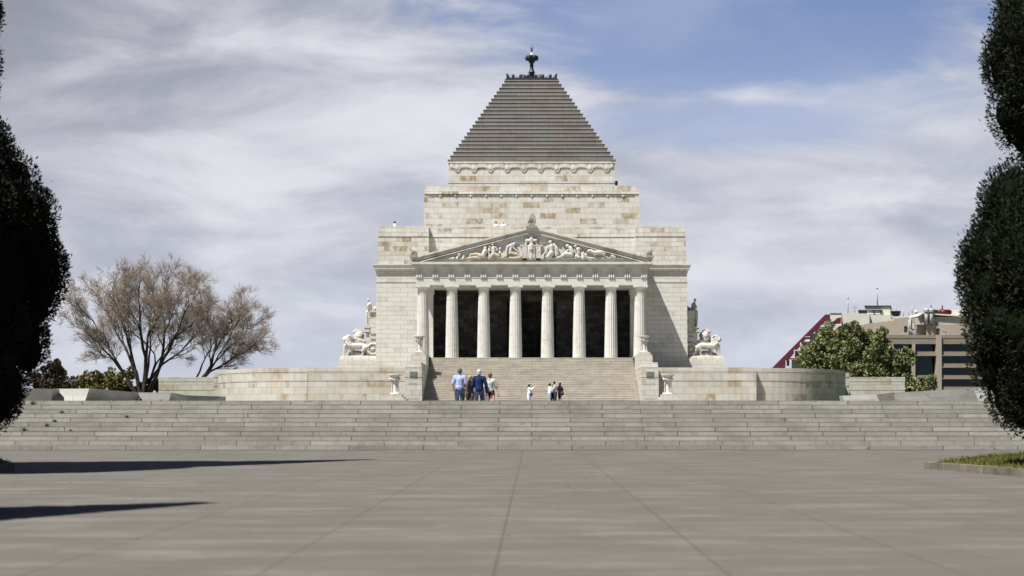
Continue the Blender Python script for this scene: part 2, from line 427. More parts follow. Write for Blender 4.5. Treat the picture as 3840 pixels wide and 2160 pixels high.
def mat_grass(c1=(.07, .085, .018), c2=(.11, .115, .03)):
    t = NT('lawn', .9, .1); g = t.gen(); a = t.noise(g, 1.5, 5, .7); b = t.noise(g, 25, 4, .7)
    base = t.mix(t.mr(a, .35, .65), c1, c2); base = t.mix(t.mr(b, .4, .7, 0, .5), base, (.04, .06, .012))
    return t.out(base)
M['lawn'] = mat_grass()
M['kerb'] = plain_stone('mossy kerb stone', (.15, .135, .11), (.09, .08, .06), 1.5, .5, .8)
M['court'] = plain_stone('forecourt gravel', (.36, .34, .30), (.26, .25, .22), .5, .1, .4)

def mat_leaf(name, cols, rough=.7, transl=0.0):
    t = NT(name, rough, .15)
    oi = t.n('ShaderNodeNewGeometry'); q = t.ramp(oi.outputs['Random Per Island'], [(i/(len(cols)-1), c) for i, c in enumerate(cols)])
    a = t.noise(t.gen(), .8, 3, .5); q = t.mix(t.mr(a, .35, .65, 0, .35), q, tuple(w*.6 for w in cols[0]))
    return t.out(q)
M['cypress'] = mat_leaf('cypress foliage', [(.005, .006, .004), (.008, .010, .005), (.011, .015, .007), (.02, .026, .010)])  # shade and lens falloff put into the leaf colour
M['cypress_lit'] = mat_leaf('sunlit cypress foliage', [(.004, .006, .003), (.009, .013, .005), (.014, .020, .007), (.028, .036, .013)])  # lit copy of the same foliage, side light put into the colour
M['spring'] = mat_leaf('spring leaves', [(.10, .12, .045), (.16, .18, .07), (.22, .24, .11), (.31, .31, .17)])
M['olive'] = mat_leaf('olive young leaves', [(.07, .06, .02), (.13, .11, .03), (.16, .15, .05), (.22, .17, .09)])
M['brown'] = mat_leaf('brown dry twigs', [(.05, .04, .03), (.10, .075, .05), (.15, .12, .09)])
M['bark'] = flat_mat('grey brown bark', (.055, .045, .040), .9, .1, .35, 2)
M['twig'] = flat_mat('budding twigs', (.29, .24, .205), .9, .1, .3, 2)
M['deep'] = flat_mat('dense inner cypress foliage', (.007, .009, .005), .95, .0, .4, 6)  # solid crown core, near black to stand for shade inside

# ------------------------------------------------------------------ ground
def struct(o, label=None): return tag(o, label, None, None, 'structure')
g = MB()
g.add([(-900, -60, -.03), (900, -60, -.03), (900, 49.5, -.03), (-900, 49.5, -.03)], [(0, 1, 2, 3)])
g.add([(-900, 52, -.03), (900, 52, -.03), (900, 52, 1.0), (-900, 52, 1.0)], [(0, 1, 2, 3)])
g.add([(-900, 53.0, 1.0), (900, 53.0, 1.0), (900, 127, 1.95), (-900, 127, 1.95), (5000, 6000, 1.95), (-5000, 6000, 1.95)], [(0, 1, 2, 3), (3, 2, 4, 5)])
g.add([(-900, 49.5, -.03), (900, 49.5, -.03), (900, 53.0, 1.0), (-900, 53.0, 1.0)], [(0, 1, 2, 3)])
struct(g.build('ground', M['lawn']), 'grass ground spreading around the memorial')
BEDR = [(9.0, 32.6), (9.25, 31), (9.8, 28.0), (10.3, 22), (11.2, 10), (11.6, 0), (60, 0), (60, 44), (19, 44), (14.4, 41), (11.2, 36.6), (9.5, 33.6)]
BEDL = [(-11.5, 31.6), (-11.7, 30.5), (-12.0, 28), (-12.3, 22), (-12.8, 10), (-13, 0), (-60, 0), (-60, 44), (-20, 44), (-17, 41.5), (-13.8, 36.5), (-12, 32.6)]
pv = MB(); pv.box(-60, 60, -20, 49.1, -.3, 0.0)
struct(pv.build('pavement', M['paving']), 'wide worn grey paving in front of the steps')
for nm, bed, side in (('grass_bed', BEDR, 'right'), ('grass_bed', BEDL, 'left')):
    cx = sum(p[0] for p in bed)/len(bed); cy = sum(p[1] for p in bed)/len(bed)
    kb = MB(); n = len(bed); vs = []; inner = []
    for i, (x, y) in enumerate(bed):
        px_, py_ = bed[i-1]; nx, ny = bed[(i+1) % n]
        t = Vector((nx-px_, ny-py_, 0)).normalized(); nrm = Vector((-t.y, t.x, 0))
        if nrm.x*(cx-x)+nrm.y*(cy-y) < 0: nrm = -nrm
        inner.append((x+nrm.x*.22, y+nrm.y*.22))
    for i in range(n):
        j = (i+1) % n
        q = [bed[i], bed[j], inner[j], inner[i]]
        vs = [(a, b, 0) for a, b in q]+[(a, b, .155+.012*math.sin(7*a+3*b)) for a, b in q]
        kb.add(vs, [(0, 1, 5, 4), (2, 3, 7, 6), (4, 5, 6, 7), (7, 6, 5, 4)])
    struct(kb.build('kerb', M['kerb']), 'rounded stone kerb of the %s grass bed' % side)
    gm = MB(); poly = inner if side == 'right' else inner[::-1]
    gm.add([(a, b, .13) for a, b in poly]+[(cx, cy, .35)], [(i, (i+1) % n, n) for i in range(n)] if side == 'right' else [(i, (i+1) % n, n) for i in range(n)])
    struct(gm.build('lawn_bed', M['lawn']), 'grass bed at the %s edge of the paving' % side)

def tufts(name, pts, mat, hgt, wid, parent=None, n=3):
    """pts (k,3): little upright blades"""
    k = len(pts); ang = rng.uniform(0, 2*np.pi, k); d = np.stack([np.cos(ang), np.sin(ang), np.zeros(k)], 1)
    lean = rng.normal(0, .35, (k, 3)); lean[:, 2] = 1; h = hgt*rng.uniform(.5, 1.3, k)[:, None]
    v = np.stack([pts-d*wid/2, pts+d*wid/2, pts+lean*h], 1).reshape(-1, 3)
    me = bpy.data.meshes.new(name); me.from_pydata(v.tolist(), [], np.arange(3*k).reshape(-1, 3).tolist()); me.materials.append(mat)
    o = bpy.data.objects.new(name, me); col.objects.link(o)
    if parent: o.parent = parent
    return o
k = 26000
gx = rng.uniform(9, 20, k); gy = rng.uniform(24, 43, k)
def inpoly(x, y, poly):
    ins = np.zeros(len(x), bool); n = len(poly)
    for i in range(n):
        x0, y0 = poly[i]; x1, y1 = poly[(i+1) % n]
        c = ((y0 > y) != (y1 > y)) & (x < (x1-x0)*(y-y0)/((y1-y0) or 1e-9)+x0); ins ^= c
    return ins
m_ = inpoly(gx, gy, [(x+.25*(1 if x > 9 else 0), y) for x, y in BEDR]) & (gx > 9.4)
gp = np.stack([gx[m_], gy[m_], np.full(m_.sum(), .14)], 1)
tag(tufts('grass', gp, mat_leaf('grass blades', [(.05, .06, .012), (.10, .105, .025), (.16, .15, .045)]), .10, .025), 'short yellow green grass on the right bed', 'grass', None, 'stuff')
gx = rng.uniform(-20, -11.6, 12000); gy = rng.uniform(26, 43, 12000); m_ = inpoly(gx, gy, BEDL)
gp = np.stack([gx[m_], gy[m_], np.full(m_.sum(), .14)], 1)
tag(tufts('grass', gp, bpy.data.materials['grass blades'], .10, .025), 'shaded grass under the left cypress', 'grass', None, 'stuff')

k = 260; q_ = np.stack([rng.uniform(-24, 24, k), 12+37*rng.uniform(0, 1, k)**.8, np.full(k, .012)], 1)
vv = []; 
for x_, y_, z_ in q_:
    a_ = rng.uniform(0, 6.3); l_ = rng.uniform(.02, .05)
    c_, s_ = math.cos(a_)*l_, math.sin(a_)*l_; vv += [(x_-c_, y_-s_, z_), (x_+s_*.5, y_-c_*.5, z_+.008), (x_+c_, y_+s_, z_+.012), (x_-s_*.5, y_+c_*.5, z_+.004)]
me_ = bpy.data.meshes.new('fallen_leaves'); me_.from_pydata(vv, [], [(4*i, 4*i+1, 4*i+2, 4*i+3) for i in range(k)]); me_.materials.append(flat_mat('dry fallen leaves', (.12, .085, .045), .9, .1, .4, 3))
fl_ = bpy.data.objects.new('fallen_leaves', me_); col.objects.link(fl_); tag(fl_, 'dry leaf litter scattered over the grey paving', 'leaves', None, 'stuff')

# ------------------------------------------------------------------ broad lower steps
RIS = .1577; TR = .33; Y0 = 49.0; NS = 11
st = MB()
for i in range(NS):
    y = Y0+i*TR; z0 = i*RIS; z1 = z0+RIS
    u0 = 0.0
    st.add([(-30, y, z0), (30, y, z0), (30, y, z1-.004), (-30, y, z1-.004)], [(0, 1, 2, 3)])
    st.add([(-30, y, z1-.004), (30, y, z1-.004), (30, y+.012, z1), (-30, y+.012, z1)], [(0, 1, 2, 3)])
    yb = y+TR if i < NS-1 else y+1.3
    st.add([(-30, y+.012, z1), (30, y+.012, z1), (30, yb, z1), (-30, yb, z1)], [(0, 1, 2, 3)])
prof = [(Y0, 0)]
for i in range(NS): prof += [(Y0+i*TR, (i+1)*RIS), (Y0+(i+1)*TR if i < NS-1 else Y0+i*TR+1.3, (i+1)*RIS)]
yT = Y0+(NS-1)*TR+1.3; zT = NS*RIS
prof += [(yT, 0)]
for sx in (-30, 30): st.add([(sx, a, b) for a, b in prof], [tuple(range(len(prof)))])
# back of the landing goes down three steps to the court
for i in range(3):
    st.box(-30, 30, yT+i*.33+(.002 if i else 0.002), yT+(i+1)*.33, .6, zT-(i+1)*.16)
struct(st.build('broad_steps', M['steps']), 'eleven broad grey granite steps across the whole view')
ct = MB(); YA0 = yT+.99; ya = YA0
ct.add([(-70, ya, 1.22), (70, ya, 1.22), (70, 127, 2.05), (-70, 127, 2.05), (-70, ya, .9), (70, ya, .9)], [(0, 1, 2, 3), (4, 5, 1, 0)])
struct(ct.build('forecourt', M['court']), 'court rising gently behind the broad steps')
def court_z(Y): return 1.22+(Y-YA0)*(2.05-1.22)/(127-YA0)

# weeds in the joints of the steps
weed_mat = mat_leaf('weeds', [(.03, .05, .01), (.06, .09, .02)])
def weed(xp, yp, s, words):
    i = max(0, min(NS-1, int(round((1688-yp)/16.8)))); Yr = Y0+i*TR-.02; X = PX(xp, Yr)
    pts = np.stack([X+rng.normal(0, .035*s, 40), np.full(40, Yr)+rng.uniform(-.03, .01, 40), i*RIS+rng.uniform(0, .05*s, 40)], 1)
    tag(tufts('weed', pts, weed_mat, .07*s, .02), words, 'weed', 'weeds growing from the step joints')
for a in [(124, 1520, 1.5, 'broad dark weed on the top step at far left'), (231, 1549, 1.1, 'weed two steps below the top near the left end'),
          (206, 1580, 1.0, 'weed in a joint of the fifth step down at left'), (178, 1597, 1.2, 'bright weed in the sixth step down at left'),
          (90, 1628, 1.4, 'dark weed near the bottom of the steps beside the cypress'), (476, 1578, 1.0, 'small weed in the joint below the bare tree'),
          (265, 1628, .7, 'tiny weed third row from the bottom at left')]: weed(*a)

# ------------------------------------------------------------------ the memorial building
shrine = thing('memorial_building', 'pale granite memorial with columned porch and dark stepped pyramid roof', 'memorial', (0, 135, 2.0))
YC = 159.6                                           # building centre
YB = 142.0; YR = 142.65
ZPL = PZ(1341, 135)                                  # porch floor
ZAR = PZ(1069, 136.4)                                # underside of architrave
XO = 10.25                                           # half width of porch opening
ZC = PZ(992, YB)
wl = MB()
zb = 1.8; XW = 15.5
# front wall left and right of the opening, side walls, rear (solid masses butted)
YBK = 177.2
for s in (-1, 1):
    a, b = sorted((s*XO, s*XW)); 
    wl.frus((min(s*XO, s*(XW+.10)), max(s*XO, s*(XW+.10)), YB, YBK, zb), (a, b, YB+.0, YBK, ZC-.7))
wl.box(-XO, XO, 152, YBK, zb, ZC-.7)
wl.box(-XO, XO, YB, 152, ZAR+.003, ZC-.7)
wl.box(-XO, XO, 135.4, 152, zb, ZPL)                  # porch floor mass
bw_ = wl.build('body_wall', M['body'], shrine)
# porch inner wall with a doorway, deep passage behind
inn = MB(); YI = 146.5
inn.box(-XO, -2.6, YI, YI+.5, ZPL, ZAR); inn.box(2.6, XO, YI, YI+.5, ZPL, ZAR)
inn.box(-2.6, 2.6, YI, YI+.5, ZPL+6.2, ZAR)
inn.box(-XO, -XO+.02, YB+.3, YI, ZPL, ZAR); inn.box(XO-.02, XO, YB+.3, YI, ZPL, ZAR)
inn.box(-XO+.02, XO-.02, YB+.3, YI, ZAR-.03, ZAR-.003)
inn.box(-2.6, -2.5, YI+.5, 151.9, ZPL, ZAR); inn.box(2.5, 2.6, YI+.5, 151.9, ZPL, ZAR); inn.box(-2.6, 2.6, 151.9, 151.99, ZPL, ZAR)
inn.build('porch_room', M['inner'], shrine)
# wings above the main cornice
for s in (-1, 1):
    wg = MB()
    xi = s*(VX-1608)*YB/F*1.0
    o0 = s*PX(2572, YB); o1 = s*PX(2563, YB)
    def seg(ya, yb_, oa, ob, yo=0.0):
        za, zb_ = PZ(yb_, YB), PZ(ya, YB)
        wg.frus((min(xi, s*oa), max(xi, s*oa), YB+yo, YBK, za), (min(xi, s*ob), max(xi, s*ob), YB+yo, YBK, zb_))
    A = abs
    seg(889, 993, PX(2574, YB), PX(2570, YB))
    seg(865, 887, PX(2571, YB), PX(2570, YB), -.05)
    seg(858, 865, PX(2568, YB), PX(2566, YB), .02)
    seg(848, 858, PX(2562, YB), PX(2561, YB), .10)
    wg.box(min(xi, s*PX(2568, YB)), max(xi, s*PX(2568, YB)), YB+.06, YBK-.1, PZ(889, YB), PZ(887, YB))
    wg.build('corner_wing', M['wing'], shrine)
# recessed wall between the wings
cw = MB(); xi = (VX-1608)*YB/F
cw.box(-xi, xi, YR, YBK-.5, PZ(993, YB)-.4, PZ(891, YR)); cw.box(-xi, xi, YR+.07, YBK-.5, PZ(891, YR), PZ(889, YR))
cw.box(-xi, xi, YR-.05, YBK-.5, PZ(889, YR), PZ(866, YR)); cw.box(-xi, xi, YR+.04, 143.3, PZ(866, YR), PZ(851, YR))
cw.build('parapet_wall', M['wing'], shrine)
# main cornice round the body
for s in (-1, 1):
    co = MB()
    def ring(x, za, zb_, d): co.box(min(s*(xi-.4), s*(x+d)), max(s*(xi-.4), s*(x+d)), YB-d, YBK+d, za, zb_)
    for (ya, yb_, d) in ((992, 996, .38), (996, 1003, .32), (1003, 1006, .25), (1006, 1010, .28), (1018, 1023, .08)): ring(XW, PZ(yb_, YB), PZ(ya, YB), d)
    ring(XW, PZ(1018, YB), PZ(1010, YB), .05)
    for i in range(9):
        xc = s*(11.3+i*.52)
        if abs(xc) < 15.7: co.box(xc-.19, xc+.19, YB-.24, YB-.04, PZ(1015, YB), PZ(1010, YB)+.004)
    co.build('cornice', M['trim'], shrine)
    co = MB(); ring(XW, PZ(1058.5, YB), PZ(1055.5, YB), .045); co.build('string_course', M['trim'], shrine)
wc = MB(); wc.box(-xi+.4, xi-.4, YB, YR+.3, ZC-.72, PZ(1000, YB)); wc.build('porch_roof_base', M['trim'], shrine)

# upper tiers
T1 = 147.0; T2 = 151.0
def tier(mb, y0, y1, xl0, xl1, Y, extra=0.0):
    xa = (2400-VX-xl0)*Y/F; xb = (2400-VX-xl1)*Y/F; dy = YC-Y
    mb.frus((-xa, xa, Y-extra, 2*YC-Y+extra, PZ(y1, Y)), (-xb, xb, Y-extra+(xa-xb), 2*YC-Y+extra-(xa-xb), PZ(y0, Y)))
t1 = MB()
tier(t1, 742, 900, 0, 2, T1); tier(t1, 728, 742, 4, 4, T1, -.06); tier(t1, 712, 727, 3.2, 5, T1, .02)
tier(t1, 727, 728, 6, 6, T1, -.10); tier(t1, 695, 712, 8, 9, T1, -.12)
ut = t1.build('upper_tier', M['attic'], shrine)
zz_ = PZ(735, T1)
for i in range(13):
    bo = MB(); bo.ell((PX(1651.5+i*57.1, T1-.0), T1+.02, zz_), (.11, .08, .11)); bo.build('boss', M['attic'], ut)
bo = MB(); bo.box(-10.65, 10.65, T1+.06, T1+.1, PZ(739, T1), PZ(730, T1))
x = -10.6
while x < 10.6:
    bo.box(x, x+.05, T1+.025, T1+.07, PZ(739, T1), PZ(730, T1)); x += .13
bo.build('boss_band', M['attic'], ut)
t2 = MB()
tier(t2, 612, 705, 94, 95, T2); tier(t2, 600.5, 612, 92.5, 92.5, T2, .06)
tt = t2.build('top_tier', M['attic'], shrine)
t2b = MB(); xa = (2308-VX)*T2/F
t2b.box(-xa-.05, xa+.05, T2-.12, 2*YC-T2+.12, PZ(601, T2)+.001, PZ(599, T2)); t2b.box(-xa+.02, xa-.02, T2-.02, T2+.2, PZ(688, T2)-.02, PZ(687, T2)+.02)
t2b.build('string_course', M['roof'], tt)
# swags: ten roundels joined by raised garlands
sw = MB(); Yf = T2
for i in range(10):
    xc = 1714.5+i*62.2; c0 = P(xc, 631, Yf); zt = PZ(617, Yf)
    sw = MB(); sw.ell((c0.x, Yf-.02, c0.z+.02), (.24, .10, .30))
    ringp = [(c0.x+.30*math.cos(a), Yf-.02, c0.z+.38*math.sin(a)) for a in [math.pi*2*k/14 for k in range(15)]]
    sw.tube(ringp, .06, 6); sw.build('roundel', M['trim'], tt)
sw = MB()
for i in range(-1, 10):
    xa_ = 1714.5+i*62.2; pl = []
    for k in range(13):
        t = k/12; xx = xa_+62.2*t
        if xx < 1686 or xx > 2303: continue
        arch = math.sin(math.pi*t)**.6
        pl.append((PX(xx, Yf), Yf-.02, PZ(637-11*arch, Yf)))
    if len(pl) > 2:
        sw.tube(pl, .075, 6); sw.tube([(a, b, c+.13) for a, b, c in pl], .065, 6); sw.tube([(a, b+.01, c+.25) for a, b, c in pl], .06, 6)
sw.build('swag_frieze', M['trim'], tt)

# stepped pyramid roof
rf = MB(); NR = 21
zr0 = PZ(599, T2)+.003; zr1 = 37.97; hb = 8.62; ht = 2.96
for i in range(NR):
    hw = hb+(ht-hb)*i/(NR-1); za = zr0+(zr1-zr0)*i/NR; zb_ = zr0+(zr1-zr0)*(i+1)/NR; lip = .055
    rf.box(-hw, hw, YC-hw, YC+hw, za, zb_-.075)
    rf.frus((-hw-lip, hw+lip, YC-hw-lip, YC+hw+lip, zb_-.07), (-hw-.02, hw+.02, YC-hw-.02, YC+hw+.02, zb_))
roof = rf.build('stepped_roof', M['roof'], shrine)
Yt = YC-ht; cr = MB(); zz0 = zr1
SX = 8.525
def cz(zy, Y): return PZ(150+zy/SX, Y)
def cxp(zx, Y): return PX(1880+zx/SX, Y)
cr.box(-2.95, 2.95, YC-2.95, YC+2.95, zz0, zz0+.12); cr.box(-2.84, 2.84, YC-2.84, YC+2.84, zz0+.12, zz0+.24)
cr.box(-2.78, 2.78, YC-2.78, YC+2.78, zz0+.24, zz0+.32)
for side in range(4):
    rot = Matrix.Rotation(side*math.pi/2, 3, 'Z')
    for i in range(13):
        xx = -2.45+i*.408; big = (i % 2 == 1); h = .42 if big else .18; w = .19 if big else .07
        if i in (0, 12): h, w = .2, .07
        c = rot@Vector((xx, -2.66, 0)); r_ = Vector((w, .07, h*.55)) if side % 2 == 0 else Vector((.07, w, h*.55))
        cr.ell((c.x, YC+c.y, zz0+.30+h*.5), r_, n=8, m=6)
for sx in (-1, 1):
    for sy in (-1, 1): cr.ell((sx*2.66, YC+sy*2.66, zz0+.52), (.14, .14, .26)); cr.ell((sx*2.78, YC+sy*2.78, zz0+.70), (.06, .06, .10))
for sx in (-1, 1):
    for sy in (-1, 1): cr.ell((sx*.95, YC+sy*.95, zz0+.50), (.58, .58, .58))
cr.build('cresting', M['bronze'], roof)
fi = MB(); Yf_ = YC
def pr(l): return [(r/SX*Yf_/F, PZ(150+y/SX, Yf_)) for y, r in l]
fi.lathe(pr([(1190, 75), (1060, 80), (1050, 115), (1030, 95), (1000, 90), (960, 66), (900, 55), (840, 50), (832, 68), (815, 66), (805, 52), (740, 60), (725, 98), (712, 90), (690, 78), (640, 90), (600, 130), (550, 165), (520, 175), (500, 140)]), 0, YC, 18)
for k in range(6):
    a = k*math.pi/3; rr = 158/SX*Yf_/F; fi.ell((rr*math.cos(a), YC+rr*math.sin(a), PZ(150+582/SX, Yf_)), (.20, .20, .30))
fin = fi.build('finial', M['bronze'], roof)
wt = MB(); wt.lathe(pr([(512, 165), (495, 120), (478, 80), (465, 40), (450, 30)]), 0, YC, 16); wt.ell((0, YC, PZ(150+435/SX, Yf_)), .14); wt.build('cap', M['lead_white'], fin)
sk = MB(); zt = PZ(150+410/SX, Yf_); sk.tube([(0, YC, zt), (0, YC, PZ(150+155/SX, Yf_))], [.05, .02], 5)
for k in range(4):
    a = k*math.pi/2+.5; sk.tube([(0, YC, zt), (.12*math.cos(a), YC+.12*math.sin(a), zt+.35), (.28*math.cos(a), YC+.28*math.sin(a), zt+.72)], [.04, .03, .015], 5)
sk.ell((0, YC, zt), .10); sk.build('lightning_rod', M['bronze'], fin)

# ---- porch
XE = 433*136.4/F
en = MB()
en.box(-XE, XE, 136.4, YB-.003, ZAR, PZ(1043, 136.4))
en.box(-XE-.0, XE, 136.44, YB-.003, PZ(1043, 136.4), PZ(1000, 136.4))
en.box(-XE-.05, XE+.05, 136.36, YB-.003, PZ(1041.5, 136.4), PZ(1038.5, 136.4))
ent = en.build('entablature', M['frieze'], shrine)
for i in range(15):
    tg = MB()
    xc = PX(1573+60*i+ (2 if i == 14 else 0), 136.4)
    for dx in (-.20, 0, .20): tg.prism([(xc+dx-.068, PZ(1038, 136.4)), (xc+dx+.068, PZ(1038, 136.4)), (xc+dx+.068, PZ(1004, 136.4)), (xc+dx-.068, PZ(1004, 136.4))], 136.28, 136.44)
    tg.box(xc-.30, xc+.30, 136.30, 136.44, PZ(1005, 136.4), PZ(1001, 136.4))
    tg.box(xc-.30, xc+.30, 136.345, 136.39, PZ(1044, 136.4), PZ(1042, 136.4))
    for dx in (-.21, 0, .21): tg.lathe([(.075, PZ(1041, 136.4)), (.065, PZ(1037, 136.4)), (.02, PZ(1032, 136.4))], xc+dx, 136.31, 8)
    tg.build('triglyph', M['frieze'], ent)
for s in (-1, 1):
    for k in range(4):
        tg = MB(); yc = 137.2+k*1.5
        tg.box(s*XE-(.1 if s < 0 else -.0), s*XE+(.1 if s > 0 else 0), yc-.3, yc+.3, PZ(1038, 136.4), PZ(1003, 136.4)); tg.build('triglyph', M['frieze'], ent)
XG = 454*135.8/F
gs = MB()
gs.box(-XG, XG, 135.90, YB-.003, PZ(990, 135.8), PZ(981, 135.8)); gs.box(-XG+.05, XG-.05, 135.96, YB-.003, PZ(996, 135.8), PZ(990, 135.8))
gs.box(-XE-.12, XE+.12, 136.2, YB-.003, PZ(1001, 136.3), PZ(997.6, 136.3))
for i in range(30):
    xc = PX(1558+30*i, 136); gs.box(xc-.29, xc+.29, 136.02, 136.2, PZ(1000.5, 136), PZ(996.5, 136)-.004)
gs.build('horizontal_cornice', M['trim'], ent)

YPd = 136.0
ped = MB()                                            # tympanum wall and gable mass behind
ap = PZ(862, 136.42)
ped.prism([(-XE+.4, PZ(981, 136.42)), (XE-.4, PZ(981, 136.42)), (0, ap)], 136.42, YR-.003)
pd = ped.build('pediment', M['frieze'], shrine)
rk = MB()
def rake(y_tip_o, y_ap_o, th, xo, ya, yb_):
    for s in (-1, 1):
        rk.prism([(s*xo, PZ(y_tip_o, YPd)), (0, PZ(y_ap_o, YPd)), (0, PZ(y_ap_o+th, YPd)), (s*xo, PZ(y_tip_o+th, YPd))], ya, yb_)
rake(966, 850, 6.5, XG+.02, 135.94, YR-.01)
rake(972.5, 856.5, 4, XG-.05, 136.02, 142.5)
rake(976.5, 860.5, 7, XG-.15, 136.12, 136.44)
rake(983.5, 867.5, 3.5, XG-.55, 136.06, 136.44)
rake(986, 871, 3, XG-1.0, 136.22, 136.44)
rk.build('raking_cornice', M['rake'], pd)
def palmette(xc, yb_, yt, w, Y, half=0):
    a = MB(); z0 = PZ(yb_, Y); h = PZ(yt, Y)-z0
    for k in range(-4, 5):
        if half and k*half < 0: continue
        an = k*.24; L_ = h*(1-.022*k*k)
        p1 = Vector((xc+math.sin(an)*L_*w*.75, Y, z0+math.cos(an)*L_)); p0 = Vector((xc+.06*k, Y, z0+.05))
        mid = (p0+p1)/2+Vector((math.sin(an)*.05, 0, 0)); a.tube([p0, mid, p1.lerp(mid, .12), p1], [.06, .12, .13, .05], 7)
    a.box(xc-w*.5, xc+w*.5, Y-.2, Y+.25, z0-.12, z0+.18); a.box(xc-w*.9, xc+w*.9, Y-.2, Y+.25, z0-.32, z0-.12)
    return a
M['acro'] = plain_stone('lichen covered stone', (.30, .28, .23), (.20, .18, .14), 2.0, .4, .6, 1)
palmette(0, 842, 801, .62, 135.95).build('acroterion', M['acro'], pd)
for s in (-1, 1):
    q = MB(); xb = s*(XG-.25); z0 = PZ(962, YPd)
    q.box(xb-.35, xb+.35, 135.8, 136.5, z0-.1, z0+.12)
    for k in range(5): q.tube([(xb+s*.2, 136.1, z0), (xb+s*(.10-.1*k), 136.1, z0+.4-.03*k), (xb+s*(.34-.16*k), 136.1, z0+.82-.09*k)], [.08, .10, .04], 6)
    q.build('acroterion', M['acro'], pd)

# relief figures
def relief(name, ox, strokes, mat='marble', yb=136.36, sq=1.0):
    a = MB(); S = 7.156
    for stx in strokes:
        pts = [stx[i:i+3] for i in range(0, len(stx), 3)]
        w = [(P(ox+x/S, 860+y/S, 136.9), 1.1*r/S*136.9/F) for x, y, r in pts]
        w = [(Vector((p.x, yb-.06-.55*r, p.z)), r) for p, r in w]
        if len(w) == 1: a.ell(w[0][0], w[0][1], n=12, m=8)
        else: a.chain([q[0] for q in w], [q[1] for q in w])
    return a.build(name, M[mat], pd, None, .035, 1)
Lx, Rx = 1640, 1990
relief('relief_figure', Lx, [(165, 815, 18, 230, 815, 14), (330, 810, 22, 450, 800, 32), (410, 775, 26)])
relief('relief_figure', Lx, [(600, 700, 42), (560, 740, 22, 540, 800, 38), (720, 740, 24, 700, 805, 32), (740, 780, 18, 640, 815, 22)])
relief('relief_figure', Lx, [(1295, 525, 46), (1290, 570, 24, 1285, 610, 60, 1240, 740, 62), (1380, 620, 26, 1410, 720, 24, 1300, 800, 24), (1240, 620, 24, 1200, 700, 22)])
relief('relief_figure', Lx, [(1180, 740, 62, 1060, 690, 44, 920, 700, 30), (1150, 790, 46, 980, 780, 40, 790, 805, 16), (900, 700, 26, 880, 780, 24)], 'marble_tan')
relief('relief_figure', Lx, [(1415, 490, 34), (1400, 540, 30, 1395, 600, 36), (1400, 560, 15, 1450, 600, 15)])
relief('relief_figure', Lx, [(1490, 430, 40), (1500, 470, 22, 1510, 530, 52, 1525, 640, 50), (1570, 500, 24, 1620, 575, 20, 1530, 620, 20), (1450, 510, 22, 1460, 610, 18)])
relief('relief_figure', Lx, [(1500, 700, 60, 1440, 780, 50, 1380, 805, 24), (1550, 690, 50, 1640, 740, 48, 1710, 800, 24), (1720, 805, 24, 1900, 808, 18)], 'marble_tan')
relief('relief_figure', Lx, [(1690, 545, 38), (1680, 590, 22, 1685, 660, 36), (1760, 700, 42, 1780, 770, 48)])
relief('relief_figure', Lx, [(2062, 420, 44), (2000, 430, 34, 1890, 500, 44, 1860, 620, 34, 1850, 740, 32), (2010, 470, 30, 2100, 570, 24, 2190, 640, 22), (1990, 470, 36, 1960, 600, 40)])
relief('relief_figure', Lx, [(1960, 660, 50, 2120, 690, 46, 2200, 740, 36), (1950, 790, 34, 2100, 790, 40, 2220, 780, 40), (2225, 750, 38)], 'marble_tan')
cen = [(2520, 185, 40), (2520, 215, 20, 2525, 290, 52, 2525, 400, 46), (2400, 330, 44, 2640, 330, 44), (2390, 340, 30, 2380, 450, 28, 2440, 520, 24), (2650, 340, 30, 2670, 450, 28, 2600, 520, 24),
       (2525, 450, 60, 2520, 560, 66, 2520, 640, 48, 2520, 790, 52), (2470, 480, 44, 2450, 780, 40), (2590, 480, 44, 2600, 780, 40), (2440, 815, 30, 2620, 815, 30)]
relief('relief_figure', Lx, cen, yb=136.34)
for s in (-1, 1):
    th = MB()
    def q(x, y): p = P(1640+(2525+s*x)/7.156, 860+y/7.156, 136.9); return p.x, p.z
    for (xa_, xb_, ya_, yb_) in ((120, 250, 470, 835), (110, 300, 440, 480), (110, 270, 800, 835)):
        x0, z0 = q(xa_, yb_); x1, z1 = q(xb_, ya_); th.box(min(x0, x1), max(x0, x1), 136.08, 136.44, z0, z1)
    th.build('throne_side', M['marble'], pd); th = MB()
    w = [(60, 330), (170, 210), (310, 175), (480, 250), (600, 330), (420, 400), (200, 390)]
    th.prism([q(x, y) for x, y in w], 136.34, 136.44)
    for t_ in ((100, 300, 320, 200), (180, 330, 500, 270), (200, 380, 560, 340)):
        x0, z0 = q(t_[0], t_[1]); x1, z1 = q(t_[2], t_[3]); th.tube([(x0, 136.35, z0), (x1, 136.35, z1)], [.07, .03], 6)
    th.build('wing', M['frieze'], pd)
relief('relief_figure', Rx, [(525, 370, 48), (545, 410, 26, 560, 470, 58, 560, 580, 54), (470, 470, 28, 410, 620, 24, 330, 720, 22), (640, 490, 28, 670, 560, 26, 540, 545, 22), (550, 670, 74, 460, 760, 56), (480, 800, 34, 660, 795, 26)])
relief('relief_figure', Rx, [(620, 420, 28, 700, 540, 44, 725, 700, 32), (660, 560, 34, 680, 720, 30)])
relief('relief_figure', Rx, [(320, 730, 36, 320, 790, 42)])
relief('relief_figure', Rx, [(980, 470, 45), (1060, 520, 52, 1110, 640, 58), (1030, 560, 26, 930, 625, 24, 860, 530, 20), (860, 520, 20, 880, 620, 14), (1100, 700, 56, 930, 690, 54, 800, 760, 30, 700, 780, 26), (950, 795, 28, 1230, 790, 32)])
